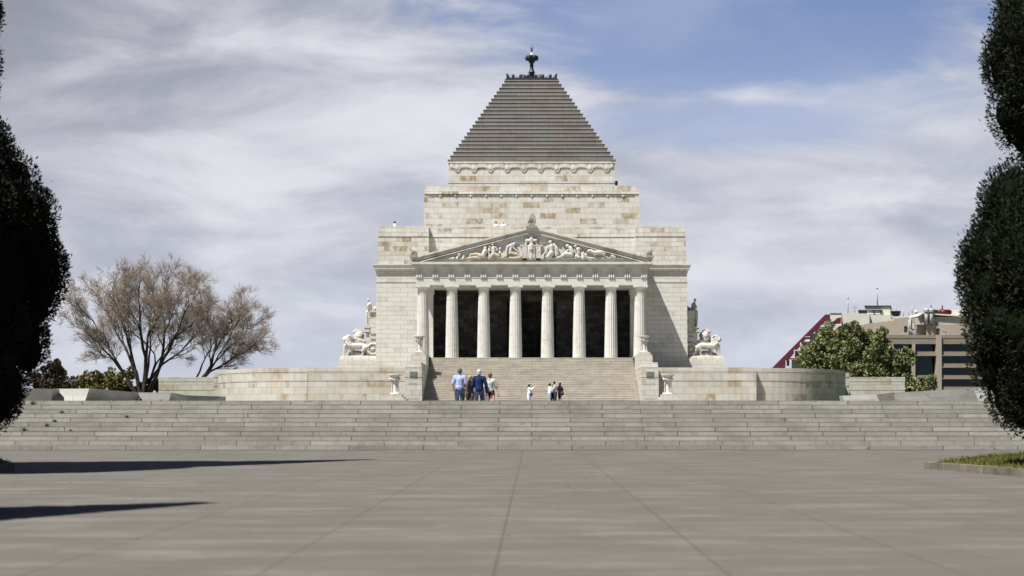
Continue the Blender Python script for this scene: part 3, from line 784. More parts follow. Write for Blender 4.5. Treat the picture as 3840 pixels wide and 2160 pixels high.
relief('relief_figure', Rx, [(1195, 475, 45), (1220, 520, 24, 1275, 560, 56, 1290, 660, 48), (1180, 560, 20, 1190, 660, 20, 1330, 740, 22), (1300, 510, 24, 1360, 560, 22), (1200, 750, 40, 1300, 770, 36)])
relief('relief_figure', Rx, [(1390, 670, 46, 1400, 790, 56), (1470, 700, 40, 1500, 790, 34), (1500, 790, 30, 1660, 795, 24, 1820, 805, 14)])
relief('relief_lioness', Rx, [(1570, 600, 46), (1520, 625, 24), (1610, 600, 46, 1690, 650, 56, 1880, 640, 56, 1960, 690, 46), (1700, 690, 30, 1750, 770, 20), (1960, 720, 36, 2070, 800, 20), (2060, 690, 12, 2080, 800, 10)])
relief('relief_figure', Rx, [(1900, 770, 28, 1960, 800, 26), (1860, 800, 20, 2040, 808, 18)])
relief('relief_figure', Rx, [(2180, 730, 44, 2240, 780, 44), (2120, 790, 26), (2300, 800, 18, 2370, 790, 24), (2440, 800, 32)])

# columns
zc0 = ZPL; zs = PZ(1089, 137); zt_ = ZAR
colx = [1586, 1695, 1814, 1933, 2053, 2172, 2291, 2400]
for xp in colx:
    X = PX(xp, 137); c = MB(); prof = []
    for k in range(11):
        t = k/10; prof.append((.635-.135*t-.012*math.sin(math.pi*t)*-1, zc0+(zs-zc0)*t))
    prof += [(.485, zs+.02), (.50, zs+.05), (.50, zs+.09), (.56, zs+.18), (.66, zs+.27), (.70, zs+.31), (.66, PZ(1078.5, 137))]
    c.lathe(prof, X, 137, 120, True, (0, 10))
    c.box(X-.72, X+.72, 137-.62, 137+.72, PZ(1078.5, 137), ZAR-.003)
    c.build('column', M['column'], shrine)
# antae and inner column row hints
for s in (-1, 1): an = MB(); an.box(s*XO-.45, s*XO+.45, YB-.75, YB+.25, ZPL, ZAR-.004); an.box(s*XO-.55, s*XO+.55, YB-.82, YB+.3, ZAR-.45, ZAR-.006); an.build('pilaster', M['column'], shrine)
# dark vent box on the terrace of the upper tier
vb = MB(); x0 = PX(2307, T2-1); vb.box(x0, PX(2316, T2-1), T2-1, T2-.2, PZ(695, T1)+.001, PZ(678, T2-1)); vb.box(x0+.05, PX(2316, T2-1)+.03, T2-1.04, T2-1.0, PZ(690, T2-1), PZ(681, T2-1))
tag(vb.build('floodlight', M['black']), 'small black floodlight box on the ledge right of the top tier', 'floodlight')

# ------------------------------------------------------------------ main stair, piers, terrace walls
NU = 28; YS = 125.2; TRU = (135.4-YS)/NU; zs0 = court_z(YS)-.02; RU = (ZPL-zs0)/NU
us = MB()
for i in range(NU):
    y = YS+i*TRU; z1 = zs0+(i+1)*RU
    us.box(-9.62, 9.62, y, y+TRU if i < NU-1 else 135.4, (zs0+i*RU if i else zs0-.4), z1-.03)
    us.box(-9.62, 9.62, y-.025, y+TRU-.0251, z1-.03, z1) if i < NU-1 else us.box(-9.62, 9.62, y-.025, 135.4, z1-.03, z1)
stair = us.build('stone_stair', M['upsteps']); tag(stair, 'wide cream stone stair climbing to the porch', 'stairs')
stair2 = None
def font_mesh(txt, size, loc, mat, parent, name='inscription', depth=.01):
    cu = bpy.data.curves.new('t', 'FONT'); cu.body = txt; cu.size = size; cu.extrude = depth; cu.align_x = 'CENTER'; cu.align_y = 'CENTER'
    tmp = bpy.data.objects.new('t', cu); col.objects.link(tmp); tmp.rotation_euler = (R(90), 0, 0)
    bpy.context.view_layer.update()
    me = bpy.data.meshes.new_from_object(tmp.evaluated_get(bpy.context.evaluated_depsgraph_get())); bpy.data.objects.remove(tmp)
    me.name = name; me.materials.clear(); me.materials.append(mat)
    o = bpy.data.objects.new(name, me); col.objects.link(o)
    o.parent = parent; o.rotation_euler = (R(90), 0, 0); o.location = Vector(loc)-Vector(parent.location)
    return o
for s, words, lab in ((-1, ('KOREA', 'BORNEO'), 'left stepped stone pier beside the stair carved with the word KOREA'), (1, ('MALAYA', 'VIETNAM'), 'right stepped stone pier beside the stair carved with the word MALAYA')):
    pr_ = thing('stair_pier', lab, 'stone pier', (s*10.35, 124.6, court_z(124.6)), 0, 'stone piers flanking the stair')
    a = MB(); Yp = 124.5; xa_, xb_ = 9.62, 11.12
    z_ = lambda y, Y=Yp: PZ(y, Y)
    def bx(x0, x1, y0, y1, z0, z1): a.box(min(s*x0, s*x1), max(s*x0, s*x1), y0, y1, z0, z1)
    bx(xa_, xb_, Yp, 129.6, court_z(124)-.2, z_(1416)); bx(xa_+.02, xb_-.02, Yp+.03, 129.6, z_(1416), z_(1414.5))
    bx(xa_, xb_-.02, Yp-.03, 129.6, z_(1414.5), z_(1379)); bx(xa_+.03, xb_-.05, Yp, 129.6, z_(1379), z_(1377.5))
    a.frus((min(s*xa_, s*(xb_-.04)), max(s*xa_, s*(xb_-.04)), Yp-.04, 129.6, z_(1377.5)), (min(s*(xa_+.06), s*(xb_-.12)), max(s*(xa_+.06), s*(xb_-.12)), Yp+.02, 129.6, z_(1359)))
    Y2 = 129.6
    bx(9.62, 10.98, Y2, 136.3, court_z(124), PZ(1329, Y2)); bx(9.76, 10.82, Y2+.1, Y2+1.35, PZ(1329, Y2), PZ(1320.5, Y2))
    bx(9.62, 11.3, 133.0, 141.8, PZ(1380, 133), ZPL-.02)
    a.build('pier_block', M['pier'], pr_)
    m = MB(); xc = s*PX(2437 if s > 0 else 2437.5, Yp); xc = s*(1994-1550.5)*Yp/F
    m.box(xc-.33, xc+.33, Yp-.07, Yp-.031, z_(1413), z_(1394)); m.box(xc-.28, xc+.28, Yp-.085, Yp-.07, z_(1411), z_(1396)); m.build('plaque', M['plaque'], pr_)
    font_mesh(words[0], .27, (xc, Yp-.004, z_(1440)), M['incised'], pr_)
    font_mesh(words[1], .27, (xc, Yp-.004, z_(1496)), M['incised'], pr_)

def wall_path(mb, pts, zb_, z_list, closed_top=None, u0=0.0):
    """pts XY path facing the camera side; z_list [(z0,z1,proj)] courses pushed out along the outward normal"""
    n = len(pts); nr = []
    for i in range(n):
        a = Vector(pts[max(i-1, 0)]+(0,)); b = Vector(pts[min(i+1, n-1)]+(0,)); t = (b-a).normalized(); nr.append(Vector((t.y, -t.x, 0)))
    us_ = [u0]
    for i in range(1, n): us_.append(us_[-1]+math.dist(pts[i], pts[i-1]))
    for (z0, z1, pj) in z_list:
        for i in range(n-1):
            a = Vector(pts[i]+(0,))+nr[i]*pj; b = Vector(pts[i+1]+(0,))+nr[i+1]*pj
            ai = Vector(pts[i]+(0,))-nr[i]*.6; bi = Vector(pts[i+1]+(0,))-nr[i+1]*.6
            ua, ub = us_[i], us_[i+1]
            vs = [(a.x, a.y, z0), (b.x, b.y, z0), (b.x, b.y, z1), (a.x, a.y, z1), (ai.x, ai.y, z1), (bi.x, bi.y, z1), (ai.x, ai.y, z0), (bi.x, bi.y, z0)]
            uv = [[(ua, z0), (ub, z0), (ub, z1), (ua, z1)], [(ua, 0), (ub, 0), (ub, .4), (ua, .4)], [(ua, 0), (ub, 0), (ub, .4), (ua, .4)]]
            mb.add(vs, [(0, 1, 2, 3), (3, 2, 5, 4), (1, 0, 6, 7)], uv)
for s, lab in ((-1, 'cream curved terrace wall left of the stair'), (1, 'grey curved terrace wall right of the stair')):
    tw = thing('terrace_wall', lab, 'wall', (s*22, 126, 2.0), 0, 'curved terrace walls either side of the stair')
    YW = 126.0; zt = PZ(1378, YW)
    zl = [(1.2, PZ(1431, YW), 0), (PZ(1431, YW), PZ(1429, YW), -.06), (PZ(1429, YW), PZ(1396, YW), .02), (PZ(1396, YW), PZ(1394, YW), -.06), (PZ(1394, YW), PZ(1382, YW), .03), (PZ(1382, YW), zt, -.03)]
    a = MB(); straight = [(11.0, YW), (19.9, YW)]
    if s < 0: p1 = [(-x, y) for x, y in straight][::-1]
    else: p1 = straight
    wall_path(a, p1, 0, zl)
    xe = s*19.9; a.add([(xe, YW-.03, 1.2), (xe, YW+1.2, 1.2), (xe, YW+1.2, zt), (xe, YW-.03, zt)], [(0, 1, 2, 3)])
    arc = []
    for k in range(25):
        t = math.pi/2*k/24; arc.append((19.85+11.0*math.sin(t), YW+.75+15.5*(1-math.cos(t))))
    p2 = arc if s > 0 else [(-x, y) for x, y in arc][::-1]
    wall_path(a, p2, 0, [(z0, z1-(.02 if i == 5 else 0), p_) for i, (z0, z1, p_) in enumerate(zl)])
    # return piece and lower end wall
    Yq = 142.5; x0, x1 = 30.6, PX(3184, Yq)
    a.box(min(s*x0, s*x1), max(s*x0, s*x1), Yq, Yq+3, 1.2, PZ(1398, Yq))
    a.box(min(s*x0, s*(x1+.03)), max(s*x0, s*(x1+.03)), Yq-.05, Yq+3, PZ(1414, Yq), PZ(1398, Yq)+.002)
    a.box(min(s*x0, s*(x1+.03)), max(s*x0, s*(x1+.03)), Yq-.04, Yq+3, PZ(1448, Yq), PZ(1418, Yq))
    Y3 = 146.0; x2, x3 = PX(3180, Y3), PX(3392, Y3)
    for (ya_, yb_, pj) in ((1414, 1431, .04), (1432.5, 1463, .02), (1465, 1560, 0.04)):
        a.box(min(s*x2, s*(x3+pj)), max(s*x2, s*(x3+pj)), Y3-pj, Y3+1.2, PZ(yb_, Y3), PZ(ya_, Y3))
    a.box(min(s*x2, s*x3), max(s*x2, s*x3), Y3+.05, Y3+1.1, 1.5, PZ(1420, Y3))
    # terrace deck filling in behind the wall
    deck = [(s*10.9, YW+.55), (s*19.3, YW+.55)]+[(s*(x-.5), y+.5) for x, y in arc[2:]]+[(s*30.3, 180), (s*10.9, 180)]
    a.slab(deck, zt-.35, zt-.16)
    a.build('wall_stone', M['terrace'], tw)

# tripod bowls
def bowl_urn(name, label, loc, sc):
    r = thing(name, label, 'stone urn', (0, 0, 0), 0, 'stone tripod urns flanking the stair')
    a = MB(); a.lathe([(.10, 1.50), (.36, 1.53), (.52, 1.60), (.585, 1.68), (.595, 1.73), (.56, 1.745), (.50, 1.72), (.3, 1.66), (.05, 1.64)], 0, 0, 28)
    a.build('bowl', M['marble'], r)
    a = MB(); a.lathe([(.30, .12), (.24, .2), (.20, .4), (.185, 1.2), (.20, 1.42), (.30, 1.52)], 0, 0, 16); a.build('stem', M['frieze'], r)
    for k in range(3):
        an = -math.pi/2+math.pi/3+k*2*math.pi/3; cx, cy = math.cos(an), math.sin(an)
        a = MB(); a.tube([(cx*.36, cy*.36, .12), (cx*.31, cy*.31, .3), (cx*.30, cy*.30, .8), (cx*.33, cy*.33, 1.15), (cx*.36, cy*.36, 1.32)], [.07, .055, .05, .06, .07], 8)
        a.ell((cx*.40, cy*.40, 1.32), (.12, .12, .12)); a.ell((cx*.38, cy*.38, .14), (.11, .11, .06)); a.tube([(cx*.40, cy*.40, 1.34), (cx*.30, cy*.30, 1.46), (cx*.44, cy*.44, 1.56)], [.06, .05, .06], 6)
        a.build('leg', M['marble'], r)
    a = MB()
    for k in range(3):
        a0 = -math.pi/2+math.pi/3+k*2*math.pi/3; a1 = a0+2*math.pi/3
        a.tube([(.40*math.cos(a0+(a1-a0)*t), .40*math.sin(a0+(a1-a0)*t), 1.42-.16*math.sin(math.pi*t)) for t in [i/8 for i in range(9)]], .05, 6)
    a.build('garland', M['marble'], r)
    a = MB(); a.lathe([(.46, 0.03), (.46, .12), (.30, .12)], 0, 0, 3+21); a.box(-.42, .42, -.42, .42, 0, .05); a.build('foot', M['frieze'], r)
    r.location = loc; r.scale = (sc, sc, sc)
    return r
Yl = 122.0
# low plinths for the lower urns
for s in (-1, 1):
    pl = MB(); xc = s*512*Yl/F; z_ = court_z(Yl)
    pl.box(xc-.64, xc+.64, Yl-.64, Yl+.64, PZ(1489, Yl), PZ(1479.5, Yl)); pl.box(xc-.82, xc+.82, Yl-.82, Yl+.82, PZ(1497, Yl), PZ(1489, Yl)); pl.box(xc-1.0, xc+1.0, Yl-1.0, Yl+1.0, z_-.1, PZ(1497, Yl))
    tag(pl.build('urn_plinth', M['pier']), 'low stepped plinth in front of the %s terrace wall' % ('left' if s < 0 else 'right'), 'plinth', 'plinths under the lower urns')
zu = PZ(1479.5, Yl)
u0 = bowl_urn('stone_urn', 'lower left urn on a low plinth before the terrace wall', (-512*Yl/F, Yl, zu), 1.0)
copy_tree(u0, None, (512*Yl/F-.05, Yl, zu), 0, 1.0, 'lower right urn on a low plinth before the terrace wall')
Yu = 130.3
copy_tree(u0, None, (-10.29, Yu, PZ(1320.5, 129.6)), 0, .87, 'upper left urn on the pier beside the columns')
copy_tree(u0, None, (10.29, Yu, PZ(1320.5, 129.6)), 0, .87, 'upper right urn on the pier beside the columns')

# ------------------------------------------------------------------ lion and chariot sculpture groups at the corners
def sculpture(s, label):
    YL = 143.9; S4 = 4.832
    r = thing('sculpture_group', label, 'sculpture', (s*17.5, YL, 5.2), 0, 'lion and chariot groups at the corners')
    def q(x, y, dy=0): 
        p = P(1260+x/S4, 1100+y/S4, YL); return Vector((-s*p.x if True else 0, YL+dy, p.z))
    def m(px_): return px_/S4*YL/F
    # pedestal
    a = MB(); xw = XW-.2; X = lambda x: abs(PX(1260+x/S4, YL))
    def fr(x0, x1, y0, y1, d0=1.6, d1=1.6):
        a.frus((min(s*xw, s*X(x0)), max(s*xw, s*X(x0)), YL-d0, YL+d0, PZ(1100+y0/S4, YL)), (min(s*xw, s*X(x1)), max(s*xw, s*X(x1)), YL-d1, YL+d1, PZ(1100+y1/S4, YL)))
    fr(82, 90, 1400, 1240, 1.9, 1.85); fr(92, 105, 1240, 1190, 1.75, 1.7); fr(112, 118, 1190, 1160, 1.6, 1.55); fr(120, 125, 1160, 1140, 1.45, 1.4)
    ped_ = a.build('pedestal', M['pier'], r)
    # buttress block with mouldings against the body
    a = MB()
    def bk(x0, x1, y0, y1, d): a.box(min(s*X(x0), s*X(x1)), max(s*X(x0), s*X(x1)), YL-d, YL+d, PZ(1100+y1/S4, YL), PZ(1100+y0/S4, YL))
    bk(625, 745, 395, 1140, .9); bk(615, 745, 355, 395, 1.0); bk(630, 745, 325, 355, 1.1); bk(560, 640, 720, 1140, .8)
    bk(525, 640, 605, 640, .95); bk(535, 640, 640, 660, .85); bk(495, 640, 690, 712, 1.0); bk(520, 640, 660, 692, .9)
    bk(640, 745, 720, 740, 1.0); bk(640, 745, 800, 830, 1.0)
    a.build('buttress', M['pier'], r)
    a = MB(); a.ell(q(700, 280), (m(45), m(60), m(32))); a.chain([q(650, 330), q(690, 300), q(740, 250)], [m(24), m(34), m(30)])
    a.chain([q(620, 420, -.5), q(650, 480, -.7), q(620, 560, -.6)], [m(22), m(26), m(20)])
    a.build('carved_scroll', M['marble'], r, None, .05, 1)
    # standing figure
    a = MB()
    a.ell(q(588, 122), (m(25), m(28), m(32))); a.chain([q(595, 150), q(605, 180)], [m(14), m(18)])
    a.chain([q(610, 200), q(600, 250), q(598, 330), q(590, 420), q(585, 520), q(590, 600)], [m(38), m(44), m(42), m(40), m(36), m(36)])
    a.chain([q(600, 200, -.25), q(570, 250, -.35), q(600, 280, -.3)], [m(18), m(16), m(13)]); a.chain([q(630, 200, .2), q(640, 290, .2), q(600, 300, -.1)], [m(20), m(18), m(14)])
    a.chain([q(560, 340, -.15), q(560, 480, -.15), q(570, 600, -.15)], [m(26), m(24), m(22)])
    a.ell(q(566, 126), (m(6), m(6), m(8)))
    a.build('standing_figure', M['marble'], r, None, .035, 2)
    # prow and cargo: a rounded shell
    a = MB()
    a.ell(q(420, 780, 0), (m(90), m(120), m(95))); a.chain([q(330, 700), q(370, 672), q(430, 690), q(500, 760)], [m(26), m(28), m(26), m(20)])
    a.ell(q(322, 705), m(24)); a.chain([q(320, 740), q(340, 840)], [m(14), m(16)])
    a.chain([q(360, 820, -.35), q(440, 850, -.45), q(520, 880, -.4)], [m(26), m(38), m(34)]); a.ell(q(450, 880, 0), (m(110), m(110), m(50)))
    a.chain([q(378, 655, 0), q(395, 645, 0)], [m(12), m(12)])
    a.build('chariot_prow', M['marble'], r, None, .05, 2)
    # wheel
    a = MB()
    for dy in (-1.0, 1.0):
        a = MB(); c = q(690, 1015, dy); rr = m(95)
        a.tube([(c.x+rr*math.cos(t), c.y, c.z+rr*math.sin(t)) for t in [2*math.pi*k/20 for k in range(21)]], .13, 8)
        a.ell(c, (.2, .16, .2))
        for k in range(8):
            t = k*math.pi/4; a.tube([c, (c.x+rr*math.cos(t), c.y, c.z+rr*math.sin(t))], .06, 6)
        a.build('wheel', M['marble'], r)
    # lions
    for dy, nm in ((-.75, 'lion'), (.65, 'lion')):
        a = MB(); y0 = dy
        a.chain([q(270, 960, y0), q(360, 960, y0), q(470, 950, y0), q(560, 985, y0)], [m(66), m(56), m(54), m(56)])      # trunk: deep chest to hind
        a.ell(q(245, 930, y0), (m(62), m(60), m(78)))                                                                     # shoulders
        a.chain([q(235, 890, y0), q(215, 850, y0)], [m(62), m(56)]); a.ell(q(235, 835, y0), (m(66), m(58), m(76)))        # mane
        a.ell(q(270, 850, y0), (m(44), m(50), m(62)))
        a.ell(q(182, 825, y0), (m(44), m(36), m(42))); a.ell(q(145, 835, y0), (m(30), m(24), m(22)))                      # skull, muzzle
        a.ell(q(150, 870, y0), (m(22), m(18), m(14))); a.ell(q(205, 778, y0-.16), m(13)); a.ell(q(205, 778, y0+.16), m(13))
        a.ell(q(160, 812, y0-.13), m(8))
        a.chain([q(185, 960, y0-.2), q(175, 1050, y0-.2), q(172, 1120, y0-.2)], [m(34), m(22), m(18)]); a.ell(q(158, 1132, y0-.2), (m(26), m(20), m(13)))
        a.chain([q(285, 990, y0+.2), q(300, 1060, y0+.2), q(312, 1120, y0+.2)], [m(36), m(22), m(18)]); a.ell(q(300, 1132, y0+.2), (m(26), m(20), m(13)))
        a.chain([q(560, 990, y0-.2), q(500, 1050, y0-.2), q(518, 1095, y0-.2), q(488, 1128, y0-.2)], [m(50), m(28), m(18), m(15)]); a.ell(q(478, 1132, y0-.2), (m(24), m(18), m(12)))
        a.chain([q(570, 990, y0+.2), q(560, 1055, y0+.2), q(600, 1095, y0+.2), q(590, 1128, y0+.2)], [m(46), m(28), m(18), m(15)])
        a.chain([q(600, 960, y0), q(640, 1010, y0), q(640, 1090, y0)], [m(14), m(10), m(12)])
        for k_ in range(16):
            t_ = k_*2*PI/16; a.ell(q(238+66*math.cos(t_), 850+74*math.sin(t_), y0+.25*math.cos(3*t_)), m(22))
        for k_ in range(8): a.ell(q(205+k_*9, 905+k_*8, y0-.42), m(20))
        a.build(nm, M['marble'], r, None, .04, 1)
    a = MB(); a.ell(q(400, 1110, 0), (m(190), .75, m(75))); a.ell(q(250, 1120, 0), (m(60), .6, m(50))); a.build('rock', M['marble'], r, None, .06, 1)
    a = MB(); a.ell(q(420, 1140, 0), (m(300), 1.2, m(14))); a.build('rock_base', M['marble'], r)
sculpture(-1, 'marble lion and chariot group left of the building with a standing robed figure')
sculpture(1, 'marble lion and chariot group right of the building, partly in shadow')

# ------------------------------------------------------------------ faceted granite walls on the court
def mat_panel(name, c, bw=1.1, bh=.42):
    t = NT(name, .55, .35); uv = t.uv(); br = t.n('ShaderNodeTexBrick', offset=.35); t.l(uv, br.inputs[0]); br.inputs['Scale'].default_value = 1
    br.inputs['Color1'].default_value = tuple(q*.85 for q in c)+(1,); br.inputs['Color2'].default_value = tuple(q*1.12 for q in c)+(1,); br.inputs['Mortar'].default_value = tuple(q*.5 for q in c)+(1,)
    br.inputs['Mortar Size'].default_value = .008; br.inputs['Brick Width'].default_value = bw; br.inputs['Row Height'].default_value = bh
    fn = t.noise(t.gen(), 30, 3, .6); return t.out(t.mix(t.mr(fn, .35, .65, 0, .25), br.outputs[0], tuple(q*.6 for q in c)))
M['pan_lit'] = mat_panel('granite panel sunlit tone', (.30, .295, .28)); M['pan_g'] = mat_panel('grey granite panel', (.25, .25, .24)); M['pan_shade'] = mat_panel('granite panel shaded tone', (.16, .165, .16))  # same granite throughout: sun and shade on the facets put into separate tones
def facets(name, label, rows):
    """rows: (x_top, y_top, x_bottom at the sight line, distance, lean) ; pieces between successive rows"""
    r = thing(name, label, 'wall', (rows[0][0][0], 0, 0) if False else (0, 70, 1.3))
    for (t0, t1, b0, b1, mat) in rows:
        a = MB()
        v = [b0, b1, t1, t0]; back = [Vector(q)+Vector((0, 1.6, 0)) for q in (b0, b1)]+[Vector(q)+Vector((0, .8, 0)) for q in (t1, t0)]
        L_ = (Vector(b1)-Vector(b0)).length; hh = (Vector(t0)-Vector(b0)).length
        a.add([Vector(q) for q in v]+back, [(0, 1, 2, 3), (3, 2, 6, 7), (1, 5, 6, 2), (4, 0, 3, 7), (5, 4, 7, 6)],
              [[(0, 0), (L_, 0), (L_, hh), (0, hh)], [(0, 0), (L_, 0), (L_, .5), (0, .5)], [(0, 0), (1, 0), (1, 1), (0, 1)], [(0, 0), (1, 0), (1, 1), (0, 1)], [(0, 0), (L_, 0), (L_, hh), (0, hh)]])
        a.build('panel', M[mat], r)
    return r
def ft(x0, x1, y0, y1, xb0, xb1, Ya, Yb, lean, mat):
    t0 = P(x0, y0, Ya+lean); t1 = P(x1, y1, Yb+lean)
    b0 = P(xb0, 1503, Ya); b1 = P(xb1, 1503, Yb)
    # carry the seam on down to the court
    def down(t, b, Y):
        k_ = (court_z(Y)-.1-b.z)/(b.z-t.z); return b+(b-t)*k_
    b0d = down(t0, b0, Ya); b1d = down(t1, b1, Yb)
    return (t0, t1, b0d, b1d, mat)
facets('angular_wall', 'low folded granite wall with dark and pale panels left of the terrace', [
    ft(60, 199, 1455, 1458, 50, 193, 61, 60, -.75, 'pan_g'), ft(199, 335, 1458, 1457, 193, 319, 60, 60.1, .55, 'pan_lit'),
    ft(335.3, 503, 1457, 1471, 319.5, 499, 60.1, 70, -.8, 'pan_g'), ft(503.3, 642, 1471, 1473, 499.3, 633, 70, 71, .35, 'pan_g'),
    ft(642.3, 685, 1473, 1482, 633.3, 692, 71, 78, -.8, 'pan_g'), ft(685.3, 836, 1482, 1487, 692.3, 832, 78, 86, .0, 'pan_g')])
facets('angular_wall', 'low sloping pale granite wall right of the terrace', [
    ft(3158, 3300, 1484, 1479, 3165, 3310, 84, 80, .3, 'pan_lit'), ft(3300.3, 3342, 1479, 1473, 3310.3, 3355, 80, 74, -.2, 'pan_g'),
    ft(3342.3, 3480, 1473, 1465, 3355.3, 3490, 74, 68, .35, 'pan_lit'), ft(3480.3, 3650, 1465, 1456, 3490.3, 3668, 68, 62, .25, 'pan_g'), ft(3650.3, 3760, 1456, 1462, 3668.3, 3790, 62, 61, .3, 'pan_g')])
# dark round bollard heads peeping over the top step
for xp, yt, Yb_, lab in ((420, 1498.5, 62, 'dark round bollard head farthest left above the steps'), (502.5, 1499, 62, 'dark bollard head at the edge of the dark panel'),
                     (524, 1491.5, 57, 'largest black ball bollard above the top step'), (601, 1498.5, 62, 'dark bollard head before the pale panel')):
    r_ = .088 if Yb_ < 60 else .085; z = PZ(yt, Yb_)-r_; X = PX(xp, Yb_); a = MB(); a.ell((X, Yb_, z), (r_, r_, r_)); a.tube([(X, Yb_, court_z(Yb_)-.05), (X, Yb_, z)], .04, 8); a.lathe([(.09, court_z(Yb_)-.02), (.09, court_z(Yb_)+.03), (.05, court_z(Yb_)+.05)], X, Yb_, 12)
    tag(a.build('bollard', M['black']), lab, 'bollard', 'black ball bollards behind the steps')

# ------------------------------------------------------------------ people
def skin_mat(n, c): return flat_mat(n, c, .6, .3, .06)
SK = skin_mat('skin', (.48, .28, .20)); SKD = skin_mat('tanned skin', (.36, .20, .14))
def cloth(n, c, vary=.12): 
    t = NT(n, .85, .15); a = t.noise(t.obj(), 7, 4, .6, st=(2, 2, .8)); return t.out(t.mix(t.mr(a, .35, .7), tuple(q*(1-2*vary) for q in c), tuple(min(1, q*(1+vary)) for q in c)))
def person(label, loc, Ht, rz, shirt, legs, hair, skin=SK, arms=None, legpose=((0, 0), (0, 0)), female=False, lean=0.0, sleeve=1.0, hem=.52, shorts=1.0, hairlen=0.0,
           shoe=None, vox=.009, head=(0, 0), width=1.0, skirt=None, hairtop=1.0, group=None):
    r = thing('person', label, 'person', (0, 0, 0), 0, group)
    U = Ht; w = width*(.92 if female else 1.0)
    def v(x, y, z): return Vector((x*U, (y+lean*max(0, z-.5))*U, z*U))
    hipz, kz, az = .50, .28, .045
    b = MB(); L_ = []
    sh = .098*w; hp = .052*w*(1.1 if female else 1.0)
    neck = v(0, .0, .845); hc = v(head[0], -.012+head[1], .925)
    b.ell(hc, (.046*U, .057*U, .064*U)); b.ell(hc+Vector((0, -.014*U, -.035*U)), (.032*U, .036*U, .032*U))
    b.ell(hc+Vector((0, -.057*U, -.012*U)), (.008*U, .011*U, .014*U))                       # nose
    for sx in (-1, 1): b.ell(hc+Vector((sx*.043*U, .004*U, -.01*U)), (.007*U, .012*U, .018*U))   # ears
    b.ell(hc+Vector((0, -.050*U, -.040*U)), (.015*U, .008*U, .005*U))                        # lips
    b.chain([v(0, .0, .80), neck, hc], [.036*U, .030*U, .030*U])
    b.chain([v(0, 0, .53), v(0, .0, .62), v(0, .0, .74)], [.070*U*w, .066*U*w, .075*U*w])
    b.chain([v(-.06*w, 0, .765), v(.06*w, 0, .765)], [.052*U]*2); b.chain([v(-sh, .005, .798), v(sh, .005, .798)], [.030*U]*2); b.chain([v(0, .004, .835), v(-sh, .005, .805)], [.026*U, .024*U]); b.chain([v(0, .004, .835), v(sh, .005, .805)], [.026*U, .024*U])
    b.chain([v(-.04, .0, .52), v(.04, .0, .52)], [.062*U]*2)
    if arms is None: arms = (((-.138, .01, .63), (-.145, -.04, .49)), ((.138, .01, .63), (.145, -.04, .49)))
    hands = []
    for sx, (e, h_) in zip((-1, 1), arms):
        s0 = v(sx*sh, .005, .792); e_ = v(*e); wr = v(*h_); b.chain([s0, e_, wr], [.031*U, .025*U, .016*U])
        d = (wr-e_).normalized(); pc = wr+d*.035*U; side = d.cross(Vector((0, 1, 0)))
        if side.length < .2: side = d.cross(Vector((1, 0, 0)))
        side.normalize(); nrm = d.cross(side).normalized()
        q = Matrix((side, nrm, d)).transposed().to_quaternion()
        b.ell(pc, (.024*U, .012*U, .030*U), q)
        for k, ln in enumerate((.036, .042, .040, .032)):
            f0 = pc+side*(-.0165+.011*k)*U+d*.024*U; f1 = f0+d*ln*.5*U+nrm*.004*U; f2 = f1+d*ln*.42*U+nrm*.016*U; b.chain([f0, f1, f2], [.0062*U, .0056*U, .0048*U])
        t0 = pc-side*.020*U-d*.012*U; b.chain([t0, t0-side*.014*U+d*.018*U, t0-side*.012*U+d*.036*U+nrm*.008*U], [.0075*U, .0065*U, .0055*U])
        L_.append((s0, e_, wr))
    feet = []
    for sx, (dx, dy) in zip((-1, 1), legpose):
        h0 = v(sx*hp, 0, hipz); k0 = v(sx*hp*1.05+dx*.5, dy*.5-.012, kz); a0 = v(sx*hp*1.05+dx, dy+.01, az)
        b.chain([h0, k0, a0], [.050*U, .033*U, .021*U]); b.chain([k0+Vector((0, .012*U, -.05*U)), a0], [.031*U, .020*U])
        b.chain([a0+Vector((0, .012*U, -.028*U)), a0+Vector((0, -.075*U, -.030*U))], [.017*U, .015*U]); feet.append((h0, k0, a0))
    body = b.build('body', skin, r, None, vox, 2)
    # upper garment
    c = MB(); g_ = .011*U
    c.chain([v(-.055*w, 0, .765), v(.055*w, 0, .765)], [.052*U+g_]*2); c.chain([v(-sh, .005, .797), v(sh, .005, .797)], [.030*U+g_]*2); c.chain([v(0, .004, .825), v(-sh, .005, .803)], [.026*U+g_, .024*U+g_]); c.chain([v(0, .004, .825), v(sh, .005, .803)], [.026*U+g_, .024*U+g_])
    c.chain([v(0, 0, .74), v(0, 0, .62), v(0, 0, hem+.015)], [.075*U*w+g_, .070*U*w+g_, .078*U*w+g_]); c.chain([v(-.035, 0, .60), v(-.04, 0, hem)], [.05*U+g_]*2); c.chain([v(.035, 0, .60), v(.04, 0, hem)], [.05*U+g_]*2)
    c.chain([v(0, 0, .80), v(0, .0, .832)], [.040*U+g_*.5, .036*U+g_*.4])
    for (s0, e_, wr) in L_:
        if sleeve >= 1: c.chain([s0, e_, e_.lerp(wr, .93)], [.031*U+g_, .029*U+g_, .022*U+g_*.8])
        else: c.chain([s0, s0.lerp(e_, sleeve)], [.031*U+g_, .032*U+g_])
    c.build('shirt', shirt, r, None, vox, 3)
